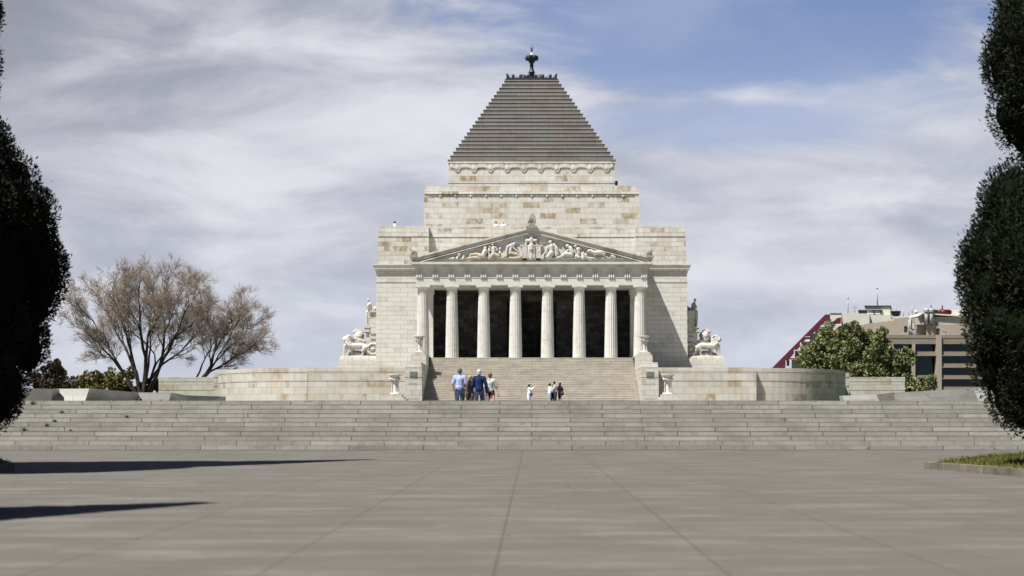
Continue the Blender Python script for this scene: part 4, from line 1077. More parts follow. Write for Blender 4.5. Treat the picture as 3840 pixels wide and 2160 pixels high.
    if legs is not None:
        c = MB(); g2 = .009*U; c.chain([v(-.04, 0, .525), v(.04, 0, .525)], [.064*U+g2]*2); c.chain([v(0, 0, .50), v(0, 0, .53)], [.066*U*w+g2]*2)
        for (h0, k0, a0) in feet:
            if shorts >= 1: c.chain([h0, k0, a0+Vector((0, 0, .005*U))], [.053*U+g2, .037*U+g2, .029*U+g2])
            else: c.chain([h0, h0.lerp(k0, shorts)], [.054*U+g2, .048*U+g2])
        if shorts >= 1: pass
        c.build('trousers' if shorts >= 1 else 'shorts', legs, r, None, vox, 3)
    if skirt is not None:
        c = MB(); c.chain([v(0, 0, .60), v(0, 0, .45), v(0, 0, skirt[1])], [.075*U, .095*U, .085*U]); c.build('coat_skirt', skirt[0], r, None, vox, 3)
    c = MB(); hu = hairtop
    c.ell(hc+Vector((0, .010*U, .012*U)), (.054*U*hu, .060*U*hu, .062*U*hu)); c.ell(hc+Vector((0, .022*U, -.015*U)), (.046*U*hu, .042*U*hu, .050*U*hu))
    if hairlen: c.chain([hc+Vector((0, .035*U, 0)), hc+Vector((0, .045*U, -hairlen*U))], [.040*U, .028*U]); c.ell(hc+Vector((0, .02*U, -.02*U)), (.055*U, .045*U, .055*U))
    c.build('hair', hair, r, None, vox, 2)
    for (h0, k0, a0) in feet:
        c = MB(); c.chain([a0+Vector((0, .014*U, -.024*U)), a0+Vector((0, -.075*U, -.029*U))], [.022*U, .020*U]); c.box(a0.x-.02*U, a0.x+.02*U, a0.y-.09*U, a0.y+.03*U, 0.0, .012*U)
        c.build('shoe', shoe or M['black'], r, None, vox, 2)
    r.location = loc; r.rotation_euler = (0, 0, rz)
    return r
def hair_mat(n, c):
    t = NT(n, .6, .3); a = t.noise(t.obj(), 45, 3, .6, st=(1, 1, .4)); return t.out(t.mix(t.mr(a, .35, .65), tuple(q*.6 for q in c), tuple(min(1, q*1.25) for q in c)))
H_grey = hair_mat('grey hair', (.12, .115, .11)); H_white = hair_mat('white hair', (.50, .49, .46)); H_blond = hair_mat('blond hair', (.36, .25, .13)); H_red = hair_mat('auburn hair', (.19, .085, .04)); H_dark = hair_mat('dark hair', (.018, .012, .012))
C_lblue = cloth('pale blue shirt', (.35, .40, .60), .08); C_jeans = cloth('blue jeans', (.07, .10, .17), .3); C_navy = cloth('navy shirt', (.012, .028, .085), .2)
C_black = cloth('black cloth', (.012, .010, .012)); C_brown = cloth('brown trousers', (.07, .05, .04)); C_white = cloth('white cloth', (.78, .78, .78), .05); C_grey = cloth('light grey shirt', (.50, .50, .53)); C_dgrey = cloth('dark grey trousers', (.05, .05, .055))
C_denim = cloth('light denim', (.28, .36, .48)); C_pink = flat_mat('pink bag', (.50, .26, .27), .7)
def patt():
    t = NT('patterned blouse', .85, .15); a = t.noise(t.obj(), 6.5, 2, .5, dist=.8); b_ = t.noise(t.obj(), 18, 3, .6)
    q = t.mix(t.mr(a, .54, .60), (.46, .49, .47), (.10, .12, .14)); return t.out(t.mix(t.mr(b_, .5, .65, 0, .35), q, (.30, .33, .36)))
C_patt = patt()
PI = math.pi
Yg = 57.0; zg = court_z(Yg)
BK = PI            # back turned to the camera
def ht(ypx, Y, z): return PZ(ypx, Y)-z
NG = 'four visitors walking to the stair'
Y1 = 57.0; person('grey haired man in pale blue polo shirt and jeans seen from behind', (PX(1724, Y1), Y1, court_z(Y1)), ht(1381, Y1, court_z(Y1))/.99, BK, C_lblue, C_jeans, H_grey, sleeve=.85, hem=.56,
       arms=(((-.145, .01, .65), (-.13, -.08, .56)), ((.145, .01, .65), (.135, -.09, .55))), legpose=((0, -.04), (0, .07)), vox=.008, width=1.08, group=NG)
Y1 = 58.3; person('blonde woman in black top mostly hidden between the two men', (PX(1762, Y1), Y1, court_z(Y1)), ht(1408, Y1, court_z(Y1))/.99, BK, C_black, C_brown, H_blond, female=True, sleeve=.5, hem=.50, hairtop=1.12, width=1.0,
       legpose=((0, .06), (0, -.05)), vox=.008, group=NG)
Y1 = 57.2; person('white haired man in loose navy shirt and blue jeans', (PX(1797, Y1), Y1, court_z(Y1)), ht(1385, Y1, court_z(Y1))/.99, BK, C_navy, C_jeans, H_white, sleeve=1.0, hem=.53, width=1.16,
       arms=(((-.155, .02, .63), (-.165, -.02, .48)), ((.155, .02, .63), (.16, -.03, .48))), legpose=((-.01, -.07), (.01, .06)), vox=.008, group=NG)
Y1 = 57.6; w4 = person('auburn haired woman in patterned blouse and dark skirt carrying papers', (PX(1838, Y1), Y1, court_z(Y1)), ht(1398, Y1, court_z(Y1))/.99, BK-.12, C_patt, C_black, H_red, female=True, sleeve=.95, hem=.54,
       arms=(((-.15, -.03, .65), (-.185, -.02, .50)), ((.13, -.02, .65), (.10, -.10, .52))), legpose=((0, -.05), (0, .06)), vox=.008, group=NG, width=1.05)
# what she carries: papers in front of the skirt, and a shoulder bag on the navy man
pb = MB(); X = PX(1822, 57.45); z = PZ(1490, 57.45); pb.prism([(X-.05, z-.16), (X+.10, z-.18), (X+.12, z+.06), (X-.09, z+.10)], 57.30, 57.33)
tag(pb.build('papers', C_white), 'white papers held low by the woman in the patterned blouse', 'papers')
pk = MB(); X = PX(1846, 57.4); pk.frus((X-.12, X+.10, 57.28, 57.38, z-.20), (X-.06, X+.07, 57.30, 57.36, z+.08)); pk.tube([(X-.05, 57.33, z+.08), (X, 57.34, z+.26), (X+.06, 57.33, z+.08)], .008, 6)
tag(pk.build('bag', C_pink), 'pink and white bag hanging beside the patterned blouse', 'bag')

def far_p(xp, yp, Y, lab, **k):
    z = court_z(Y) if 'z' not in k else k.pop('z'); rz = k.pop('rz'); sh_ = k.pop('shirt'); lg = k.pop('legs'); hr = k.pop('hair')
    return person(lab, (PX(xp, Y), Y, z), ht(yp, Y, z)/.99, rz, sh_, lg, hr, vox=.013, **k)
Yf1 = 119.0
far_p(1984.5, 1441, Yf1, 'dark haired woman in long white coat taking a photograph', rz=PI*.5+.15, shirt=C_white, legs=C_denim, hair=H_dark, female=True, skirt=(C_white, .30), hairlen=.10, hem=.50,
      arms=(((-.13, -.10, .74), (-.10, -.22, .84)), ((.13, -.12, .74), (.06, -.24, .85))))
cm = MB(); p = Vector((PX(1998, Yf1), Yf1-.02, PZ(1451.5, Yf1))); cm.box(p.x-.02, p.x+.02, p.y-.05, p.y+.05, p.z-.03, p.z+.03); cm.lathe([(.02, p.z-.01), (.02, p.z+.01)], p.x+.03, p.y, 8); tag(cm.build('camera', M['black']), 'small camera held up by the woman in the white coat', 'camera')
bg_ = MB(); p = Vector((PX(1993, Yf1), Yf1-.12, PZ(1479, Yf1))); bg_.ell(p, (.10, .07, .15)); bg_.tube([p+Vector((0, 0, .1)), p+Vector((-.08, .05, .62))], .015, 5); tag(bg_.build('shoulder_bag', M['black']), 'dark shoulder bag at the hip of the white coated woman', 'bag')
far_p(2061, 1438, Yf1, 'woman in white jumper and denim shorts holding a baby', rz=PI*.55, shirt=C_white, legs=C_denim, hair=H_dark, female=True, shorts=.75, skin=SK, hairtop=1.05,
      arms=(((-.13, -.03, .66), (-.04, -.15, .66)), ((.13, -.05, .66), (.05, -.16, .68))))
bb = person('small baby in cream held between the woman and the man', (PX(2070, Yf1), Yf1-.02, PZ(1473, Yf1)), .62, -PI*.4, cloth('cream baby suit', (.72, .66, .55)), cloth('cream baby trousers', (.70, .64, .52)), H_dark, vox=.013,
            arms=(((-.13, -.10, .68), (-.12, -.2, .62)), ((.13, -.1, .68), (.1, -.2, .62))), hairtop=1.05)
bb.scale = (1.2, 1.2, 1.0)
far_p(2083.5, 1430.5, Yf1+.1, 'dark haired man in light grey shirt looking down at the baby', rz=-PI*.55, shirt=C_grey, legs=C_dgrey, hair=H_dark, head=(0, -.03), lean=-.06,
      arms=(((-.13, -.08, .66), (-.08, -.17, .62)), ((.13, -.08, .66), (.06, -.17, .64))), width=1.05)
far_p(2100, 1434.5, Yf1+.35, 'long haired woman dressed all in black behind the man', rz=PI*.75, shirt=C_black, legs=None, hair=H_dark, female=True, skirt=(C_black, .36), hairlen=.14, hem=.50, skin=SKD,
      arms=(((-.17, .0, .68), (-.12, .02, .56)), ((.17, -.03, .67), (.12, -.10, .72))))
bg2 = MB(); p = Vector((PX(2108, Yf1+.2), Yf1+.1, PZ(1476, Yf1))); bg2.ell(p, (.16, .09, .17)); bg2.tube([p+Vector((-.05, 0, .12)), p+Vector((-.12, .08, .62))], .015, 5); tag(bg2.build('handbag', M['black']), 'large black handbag carried by the woman in black', 'bag')
far_p(2073, 1445, Yf1+.5, 'person in dark clothes standing hidden behind the baby', rz=PI, shirt=C_black, legs=C_black, hair=H_dark, female=True)
# people up on the balcony
def bal(xp, yp, Y, lab, **k): return far_p(xp, yp, Y, lab, z=PZ(yp, Y)-1.66, **k)
balk = MB()
bal(1860, 831, 143.9, 'dark haired woman in white looking over the parapet', rz=0.1, shirt=C_white, legs=C_dgrey, hair=H_dark, female=True, hairtop=1.1, hairlen=.06, sleeve=.5, arms=(((-.14, -.06, .66), (-.10, -.17, .66)), ((.14, -.06, .66), (.10, -.17, .66))))
bal(1887, 831, 143.9, 'white shirted man leaning on the parapet beside the woman', rz=-.1, shirt=C_white, legs=C_dgrey, hair=H_white, sleeve=.6, arms=(((-.16, -.08, .66), (-.06, -.24, .63)), ((.16, -.08, .66), (.06, -.24, .63))), width=1.08)
bal(1480, 830, 144.6, 'dark haired person in white standing on the left wing roof', rz=PI*.65, shirt=C_white, legs=C_dgrey, hair=H_dark, hairtop=1.15, female=True, sleeve=.8)
# balcony floor
struct_b = MB(); struct_b.box(-xi+.5, xi-.5, 143.35, T1-.01, PZ(831, 143.9)-1.75, PZ(831, 143.9)-1.665); struct_b.build('balcony_floor', M['trim'], shrine)

# ------------------------------------------------------------------ trees
def leaf_mesh(name, pts, nrm, size, mat, parent, asp=.45, jitter=.6):
    """pts, nrm (k,3); leaf-sized quads lying roughly along nrm"""
    k = len(pts)
    d = nrm+rng.normal(0, jitter, (k, 3)); d /= np.linalg.norm(d, axis=1)[:, None]
    a = np.cross(d, rng.normal(0, 1, (k, 3))); a /= np.linalg.norm(a, axis=1)[:, None]
    s = size*rng.uniform(.55, 1.35, k)[:, None]
    v = np.stack([pts-a*s*asp*.5, pts+d*s*.5-a*s*asp*.45, pts+d*s, pts+d*s*.45+a*s*asp*.5], 1).reshape(-1, 3)
    off = np.zeros(3); q = parent
    while q is not None: off += np.array(q.location); q = q.parent
    me = bpy.data.meshes.new(name); me.vertices.add(4*k); me.vertices.foreach_set('co', (v-off).ravel())
    me.loops.add(4*k); me.loops.foreach_set('vertex_index', np.arange(4*k, dtype=np.int32))
    me.polygons.add(k); me.polygons.foreach_set('loop_start', np.arange(0, 4*k, 4, dtype=np.int32))
    me.update(calc_edges=True); me.materials.append(mat)
    o = bpy.data.objects.new(name, me); col.objects.link(o); o.parent = parent
    return o
def cypress(label, X, Y, prof, mat, seed, leaves=60000, dens=1.0, zmax=None, group='cypresses lining the paving', size=.085):
    """prof: list of (z, r); lumpy columnar crown"""
    r = thing('cypress_tree', label, 'tree', (X, Y, .1), 0, group)
    rs = np.random.default_rng(seed)
    zs_ = np.array([p[0] for p in prof]); rr = np.array([p[1] for p in prof])
    # lumps: clumps of foliage hugging the profile
    K = 650; zhi = zmax or zs_[-1]
    cz_ = rs.uniform(zs_[0], zs_[-1]-.1, K); ca = rs.uniform(0, 2*np.pi, K); cr_ = np.interp(cz_, zs_, rr)
    lr = np.clip(cr_*rs.uniform(.13, .27, K), .13, .48)
    cc = np.stack([X+(cr_-lr*.75)*np.cos(ca), Y+(cr_-lr*.75)*np.sin(ca), cz_], 1)
    wgt = lr**2*np.where(cz_ > zhi, .25, 1.0)*np.where(np.sin(ca) > .6, .35, 1.0); per = np.maximum(20, (leaves*wgt/np.sum(wgt)).astype(int))
    P_, N_ = [], []
    for i in range(K):
        d = rs.normal(0, 1, (per[i], 3)); d /= np.linalg.norm(d, axis=1)[:, None]
        rad = lr[i]*(1.04-.30*rs.uniform(0, 1, per[i])**2)[:, None]*np.array([1, 1, 1.3])
        rad = rad*(1+np.where(rs.uniform(0, 1, per[i]) < .10, np.minimum(rs.exponential(.10, per[i]), .30), 0))[:, None]
        P_.append(cc[i]+d*rad); up = d.copy(); up[:, 2] += .7; N_.append(up)
    P_ = np.concatenate(P_); N_ = np.concatenate(N_)
    rad = np.hypot(P_[:, 0]-X, P_[:, 1]-Y); keep = rad > np.interp(P_[:, 2], zs_, rr)*.66
    leaf_mesh('crown', P_[keep], N_[keep], size, mat, r, .42, .45)
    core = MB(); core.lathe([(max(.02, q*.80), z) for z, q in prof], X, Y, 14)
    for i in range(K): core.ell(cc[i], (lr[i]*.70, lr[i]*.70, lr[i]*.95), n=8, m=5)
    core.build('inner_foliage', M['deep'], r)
    tr = MB(); tr.tube([(X, Y, 0), (X, Y, prof[0][0]+1.0)], [.34, .26], 10); tr.tube([(X-.3, Y, 0), (X, Y, .6)], [.14, .2], 8); tr.build('trunk', M['bark'], r)
    return r
TX, TY = -13.4, 31.1
sc_l = TY/F
edge = [(110, 27), (200, 22), (350, 8), (462, 8), (500, 30), (566, 112), (686, 164), (790, 224), (894, 224), (1000, 265), (1060, 255), (1103, 238), (1192, 194), (1341, 190), (1416, 119), (1490, 100), (1565, 45), (1640, 0), (1720, -60)]
axis_px = VX+TX*F/TY
prof = [(PZ(y, TY), max(.3, (x-axis_px)*sc_l-.30)) for y, x in edge][::-1]
prof = [(z+.0, r_) for z, r_ in prof if z > .25]
ztop = prof[-1][0]
prof += [(ztop+1.5, prof[-1][1]*.95), (ztop+4, 1.35), (ztop+7, .85), (20.9, .12)]
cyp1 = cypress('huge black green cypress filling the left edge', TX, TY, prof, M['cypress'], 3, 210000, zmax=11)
gp_ = [(.5, .6), (1.2, 1.25), (3, 1.6), (5, 1.5), (8, .95), (10.5, .5), (12.5, .05)]
cypress('slim cypress just outside the left edge nearest the camera', -10.2, 15.2, gp_, M['cypress'], 5, 26000, size=.2)
gp2 = [(.6, 1.2), (3, 3.2), (8, 3.4), (14, 3.0), (19, 1.6), (23, .1)]
cypress('added unseen cypress shading the large left one', -18.4, 28.6, gp2, M['cypress'], 6, 26000, size=.26)  # added out of view to keep the big left cypress in shade
RX, RY = 12.15, 30.5
axr = VX+RX*F/RY
edr = [(0, 3727), (80, 3700), (149, 3675), (200, 3682), (268, 3690), (330, 3692), (388, 3697), (462, 3727), (515, 3810), (620, 3825), (650, 3780), (690, 3700), (730, 3660), (835, 3652), (924, 3592), (1043, 3585), (1163, 3600), (1267, 3607), (1416, 3652), (1506, 3697), (1550, 3756), (1610, 3840), (1650, 3900)]
prof = [(PZ(y, RY), (axr-x)*RY/F-.24) for y, x in edr][::-1]
ztop = prof[-1][0]; prof += [(ztop+2, 1.5), (ztop+5, 1.0), (ztop+7, .15)]
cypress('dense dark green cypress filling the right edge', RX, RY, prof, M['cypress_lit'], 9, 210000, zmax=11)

def bush_tree(name, label, blobs, Y, mat, n, size, cat='tree', group=None, base_z=2.0, trunk_px=None, dep=1.0, dens=None):
    cx = sum(b[0] for b in blobs)/len(blobs) if trunk_px is None else trunk_px
    r = thing(name, label, cat, (PX(cx, Y), Y, base_z), 0, group)
    P_, N_ = [], []; tot = sum(b[2]*b[3] for b in blobs)
    rs = np.random.default_rng(int(cx))
    for bx_, by, rx, ry in blobs:
        c = P(bx_, by, Y); a = rx*Y/F; b = ry*Y/F; k = int(n*rx*ry/tot); nc = max(6, int(16*rx*ry/2000))
        # sub clumps through the volume
        d = rs.normal(0, 1, (nc, 3)); d /= np.linalg.norm(d, axis=1)[:, None]; q = np.array(c)+d*np.array([a, a*dep, b])*rs.uniform(.45, 1.0, nc)[:, None]
        cr_ = min(a, b)*rs.uniform(.22, .48, nc)
        for i in range(nc):
            kk = int(k/nc); e = rs.normal(0, 1, (kk, 3)); e /= np.linalg.norm(e, axis=1)[:, None]
            P_.append(q[i]+e*cr_[i]*rs.uniform(.5, 1.08, kk)[:, None]); N_.append(e+np.array([0, 0, .3]))
    leaf_mesh('crown', np.concatenate(P_), np.concatenate(N_), size, mat, r, .7)
    tr = MB(); X = PX(cx, Y); top = max(blobs, key=lambda b: -b[1]); zt = PZ(top[1], Y)
    tr.tube([(X, Y, base_z-.1), (X+.1, Y, (base_z+zt)/2), (PX(top[0], Y), Y, zt)], [.28, .2, .08], 8)
    for bx_, by, rx, ry in blobs:
        c = P(bx_, by, Y); tr.tube([(X, Y, base_z+(c.z-base_z)*.35), (X*.5+c.x*.5, Y+.3, c.z-(c.z-base_z)*.25), c+Vector((0, 0, ry*Y/F*.6))], [.14, .09, .03], 6)
    tr.build('trunk', M['bark'], r)
    return r
GT = 'leafy trees behind the right terrace'
bush_tree('leafy_tree', 'tall green tree nearest the maroon wall, leftmost of its row', [(3100, 1262, 38, 45), (3075, 1320, 55, 55), (3030, 1345, 42, 45), (3090, 1375, 70, 50), (3125, 1290, 32, 50), (3040, 1385, 55, 35)], 176, M['spring'], 15000, .34, group=GT)
bush_tree('leafy_tree', 'round topped green tree in the middle of its row before the tan building', [(3190, 1255, 45, 42), (3180, 1310, 58, 55), (3235, 1290, 40, 55), (3190, 1375, 75, 50), (3160, 1240, 25, 28)], 174, M['spring'], 15000, .34, group=GT)
bush_tree('leafy_tree', 'green tree in front of the brown office windows, rightmost of its row', [(3300, 1275, 42, 45), (3310, 1330, 60, 50), (3360, 1370, 58, 48), (3290, 1385, 75, 40), (3390, 1345, 35, 30)], 172, M['spring'], 15000, .34, group=GT)
bush_tree('round_shrub', 'rounded green shrub beyond the right end wall', [(3430, 1440, 55, 38), (3470, 1430, 35, 30), (3400, 1455, 30, 30), (3450, 1480, 60, 40)], 165, M['spring'], 6000, .30, 'shrub')
bush_tree('bushy_tree', 'low olive tree behind the trunk of the bare elm', [(340, 1430, 50, 35), (400, 1425, 55, 40), (450, 1440, 45, 40), (380, 1465, 80, 30), (480, 1400, 25, 25)], 190, M['olive'], 7500, .32)
bush_tree('bushy_tree', 'brown twiggy shrub at the foot of the bare elm', [(540, 1455, 40, 25), (575, 1450, 30, 30), (510, 1470, 40, 20)], 172, M['brown'], 3500, .26, 'shrub')
bush_tree('bushy_tree', 'dark brown tree between the left cypress and the bare elm', [(205, 1365, 32, 26), (190, 1400, 45, 35), (160, 1440, 50, 35), (215, 1430, 40, 45), (130, 1420, 30, 20)], 200, M['brown'], 6500, .34)
bush_tree('bushy_tree', 'low pinkish shrub left of the olive tree', [(265, 1445, 40, 25), (300, 1455, 40, 25)], 205, M['brown'], 1800, .3, 'shrub')

# leafless elms
def elm(label, Y, basepx, targets, seed, rad0, ratio=1.0, shr=.87):
    rs = random.Random(seed); b0 = P(basepx[0], basepx[1], Y); b0.z = 1.95
    r = thing('bare_tree', label, 'tree', tuple(b0), 0, 'leafless spreading elms')
    limbs = MB(); twigs = MB(); tw_n = [0]
    def rv(s): return Vector((rs.gauss(0, s), rs.gauss(0, s), rs.gauss(0, s)))
    def twig(p, d, L_):
        # a fine spray
        for _ in range(2):
            dd = (d+rv(.45)).normalized(); a = p; pts = [a]; 
            for k in range(2):
                dd = (dd+rv(.18)+Vector((0, 0, .05))).normalized(); a = a+dd*L_*.5; pts.append(a)
            twigs.tube(pts, [.016, .011, .007], 3, False, False); tw_n[0] += 1
            for _ in range(1):
                q = pts[1].lerp(pts[2], rs.random()); e = (dd+rv(.5)).normalized(); twigs.tube([q, q+e*L_*.45], [.010, .007], 3, False, False)
    def grow(p, d, L_, rad, lev):
        n = 4; pts = [p]; dirs = [d]
        for k in range(n):
            d = (d+rv(.07+.03*lev)+Vector((0, 0, .035))).normalized(); p = p+d*L_/n; pts.append(p); dirs.append(d)
        rr = [rad*(1-.55*k/n) for k in range(n+1)]
        (limbs if rad > .035 else twigs).tube(pts, rr, 6 if rad > .06 else 4, False)
        if lev >= 4 or L_ < .7:
            for k in range(2, n+1): twig(pts[k], dirs[k], .66)
            return
        nch = [0, 4, 4, 3][lev] if lev < 4 else 2
        for c in range(nch):
            t = .25+.75*(c+rs.random()*.8)/nch; i = min(n-1, int(t*n)); q = pts[i].lerp(pts[i+1], t*n-i if t*n-i < 1 else 1)
            side = rv(1.0); side -= side.dot(dirs[i])*dirs[i]; side.normalize()
            a = rs.uniform(.42, .9); nd = (dirs[i]*math.cos(a)+side*math.sin(a)+Vector((0, 0, .12))).normalized()
            grow(q, nd, L_*rs.uniform(.42, .62), rr[i]*.55, lev+1)
        grow(pts[-1], dirs[-1], L_*.40, rr[-1]*.9, lev+1)
    def limb(pts, rr0):
        NP = len(pts)-1
        rd = [rad0*rr0*(1-.90*(k/NP)**.7) for k in range(NP+1)]
        limbs.tube(pts, rd, 8, False)
        Lt = sum((pts[i+1]-pts[i]).length for i in range(NP))
        for c_ in range(10):
            tt_ = .46+.54*(c_+rs.random())/10.0; tt_ = min(tt_, .985); i = int(tt_*NP); dr = (pts[i+1]-pts[i]).normalized()
            side = rv(1.0); side.y *= .8; side -= side.dot(dr)*dr; side.normalize(); a = rs.uniform(.3, .62)
            nd = (dr*math.cos(a)+side*math.sin(a)+Vector((0, 0, .10))).normalized()
            grow(pts[i].lerp(pts[i+1], tt_*NP-i), nd, Lt*rs.uniform(.15, .24)*(1.25-.5*tt_)*ratio, max(.05, rd[i]*.5), 2)
        grow(pts[-1], (pts[-1]-pts[-2]).normalized(), Lt*.13, rd[-1], 3)
    cur = []
    for (tx, ty, cxp_, cyp_, dy, rr0) in targets:
        tx = basepx[0]+(tx-basepx[0])*shr; ty = basepx[1]+(ty-basepx[1])*shr
        cur.append((P(tx, ty, Y+dy), P(cxp_, cyp_, Y+dy*.4), rr0))
    for gi in range(0, len(cur), 3):
        grp = cur[gi:gi+3]; gt = sum((q[0] for q in grp), Vector())/len(grp); gc = sum((q[1] for q in grp), Vector())/len(grp)
        for gj, (t, c, rr0) in enumerate(grp):
          pts = []; NP = 12; u0 = .22+.10*gj
          for k in range(NP+1):
            u_ = k/NP; pt = b0*(1-u_)**2+c*2*u_*(1-u_)+t*u_*u_; pg = b0*(1-u_)**2+gc*2*u_*(1-u_)+gt*u_*u_
            w_ = min(1, max(0, (u_-u0)/.42)); w_ = w_*w_*(3-2*w_)
            pts.append(pg.lerp(pt, w_)+(rv(.09) if u_ > u0 else Vector()))
          limb(pts, rr0*(1.0 if gj == 0 else .8))
    limbs.tube([b0-Vector((0, 0, .2)), b0+Vector((0, 0, .6))], [rad0*1.9, rad0*1.3], 12)
    limbs.build('trunk', M['bark'], r); twigs.build('crown', M['twig'], r)
YE = 170.0
elm('large leafless elm with a wide fan of limbs', YE, (535, 1470), [
    (245, 1175, 440, 1330, 2, .7), (262, 1110, 450, 1300, -2, .75), (300, 1265, 450, 1380, -1, .45), (335, 1050, 470, 1290, 3, .8), (400, 1030, 490, 1260, -3, .85), (460, 1010, 505, 1240, 1, .9),
    (520, 1010, 520, 1220, -2, .9), (580, 1020, 560, 1230, 3, .9), (640, 1012, 585, 1240, -1, .9), (700, 1020, 610, 1270, 2, .85), (760, 1040, 640, 1300, -3, .85), (810, 1080, 650, 1320, 1, .8), (825, 1150, 660, 1340, -1, .6), (770, 1130, 620, 1290, 4, .6), (430, 1120, 490, 1300, 4, .6), (600, 1110, 560, 1260, -4, .6)], 21, .40)
elm('smaller leafless elm leaning right over the end wall', YE+6, (672, 1475), [
    (905, 1130, 820, 1330, 1, .8), (945, 1120, 860, 1290, -1, .7), (985, 1170, 880, 1320, 2, .7), (1005, 1265, 850, 1330, -1, .65), (960, 1290, 830, 1370, 1, .6), (760, 1180, 770, 1330, -2, .55), (850, 1190, 800, 1300, 2, .55)], 33, .36)

# ------------------------------------------------------------------ buildings far right
M['tan'] = flat_mat('tan rendered wall', (.335, .295, .245), .85, .15, .06, .3); M['brownc'] = flat_mat('brown concrete fascia', (.235, .20, .165), .85, .15, .06, .4)
M['white_r'] = flat_mat('off white rendered wall', (.62, .605, .53), .85, .15, .05, .4); M['maroon'] = flat_mat('maroon cladding', (.105, .022, .040), .6, .3, .08, .5)
M['glass'] = flat_mat('dark window glass', (.010, .011, .016), .15, .5, .2, .5); M['metal'] = flat_mat('galvanised metal', (.35, .35, .36), .45, .4, .1); M['dwin'] = flat_mat('dark opening', (.03, .028, .028), .6)
M['shed'] = flat_mat('grey ribbed shed wall', (.40, .385, .37), .8); M['redt'] = flat_mat('dark red tank paint', (.07, .006, .010), .4)
def fb(mb, x0, x1, y0, y1, Y, d, push=0.0):
    a0, a1 = PX(x0, Y), PX(x1, Y); mb.slab([(a0, Y-push), (a1, Y-push), (PX(x1+.6*d, Y+d), Y+d), (PX(x0+.6*d, Y+d), Y+d)], PZ(y1, Y), PZ(y0, Y))
YO = 240.0
ob = thing('office_building', 'brown and tan office block with dark ribbon windows at far right', 'building', (PX(3500, YO), YO, 1.95))
a = MB(); a.box(PX(3270, YO), PX(3980, YO), YO+1.2, YO+30, 1.9, PZ(1262, YO)); a.build('window_glass', M['glass'], ob)
a = MB(); fb(a, 3262, 3990, 1256, 1290, YO, 20); a.box(PX(3262, YO), PX(3990, YO), YO-.06, YO, PZ(1268.5, YO), PZ(1267, YO)); a.build('fascia', M['brownc'], ob)
for (y0, y1, x0) in ((1318, 1335, 3300), (1363, 1379, 3529), (1407, 1422, 3390), (1450, 1465, 3529)):
    a = MB(); fb(a, x0, 3990, y0, y1, YO, 1.2, -.1); fb(a, x0, 3990, y1-3, y1, YO, .5, .25); a.build('floor_band', M['brownc'], ob)
for x0, x1 in ((3421, 3430), (3510, 3529), (3700, 3712), (3340, 3348)):
    a = MB(); a.box(PX(x0, YO), PX(x1, YO), YO-.35, YO+.9, 1.9, PZ(1256 if x1-x0 > 15 else 1290, YO)); a.build('pier', M['tan'], ob)
a = MB(); Yt_ = YO+6
pts = [(3256, 1262), (3256, 1213), (3350, 1203), (3352, 1195), (3440, 1185), (3475, 1184), (3475, 1262)]
a.prism([(PX(x, Yt_), PZ(y, Yt_)) for x, y in pts], Yt_, Yt_+14); fb(a, 3473.5, 3700, 1217, 1262, Yt_-2, 14); 
up = a.build('roof_storey', M['tan'], ob)
for (x0, x1, y0, y1, m_n, Yq) in ((3281, 3289, 1232, 1246, 'white_r', Yt_), (3323, 3331, 1238, 1249, 'dwin', Yt_), (3390, 3400, 1225, 1245, 'dwin', Yt_), (3417, 3426, 1207, 1233, 'white_r', Yt_), (3510, 3521, 1233, 1258, 'dwin', Yt_-2), (3534, 3545, 1243, 1258, 'metal', Yt_-2)):
    a = MB(); fb(a, x0, x1, y0, y1, Yq, .05, .08); fb(a, x0-1, x1+1, y0-1.5, y0-.2, Yq, .05, .14); a.build('window' if m_n == 'dwin' else 'door', M[m_n], up)
a = MB(); a.tube([P(3414, 1185, Yt_-.3), P(3414, 1256, Yt_-.3)], .12, 6); a.tube([P(3409, 1200, Yt_-.3), P(3409, 1256, Yt_-.3)], .10, 6); a.tube([P(3438, 1190, Yt_-.3), P(3438, 1250, Yt_-.3)], .12, 6)
for k in range(6): a.tube([P(3412+k*4, 1236+k*3.2, Yt_-.8), P(3412+k*4, 1243+k*3.2, Yt_-.8)], .05, 5)
a.tube([P(3412, 1236, Yt_-.8), P(3436, 1255, Yt_-.8)], .07, 5); a.tube([P(3376, 1251, Yt_-.2), P(3446, 1244, Yt_-.2)], .05, 5)
a.build('pipes', M['metal'], up)
a = MB(); Ys_ = Yt_-1.5
a.prism([(PX(x, Ys_), PZ(y, Ys_)) for x, y in ((3442, 1216.8), (3442, 1184), (3456, 1176), (3502, 1182), (3502, 1216.8))], Ys_, Ys_+8); fb(a, 3502.3, 3640, 1188, 1216.8, Ys_, 8)
sh_ = a.build('plant_room', M['shed'], ob)
a = MB(); a.prism([(PX(x, Ys_), PZ(y, Ys_)) for x, y in ((3440, 1184.5), (3455, 1174), (3592, 1182), (3640, 1187), (3640, 1188.5), (3592, 1187), (3456, 1177.5), (3440, 1187))], Ys_-.5, Ys_+8.3); a.build('roof', M['white_r'], sh_)
a = MB(); fb(a, 3463, 3486, 1185, 1214, Ys_, .1, .1); a.build('louvre_door', M['dwin'], sh_)
for xf in (3474, 3492):
    a = MB(); c = P(xf, 1214, Ys_-1); a.tube([c, P(xf, 1166, Ys_-1)], .32, 10); a.ell(P(xf, 1164, Ys_-1), (.55, .55, .42)); a.lathe([(.5, PZ(1172, Ys_)), (.5, PZ(1160, Ys_)), (.3, PZ(1157, Ys_))], c.x, Ys_-1, 10); a.build('flue', M['metal'], ob)
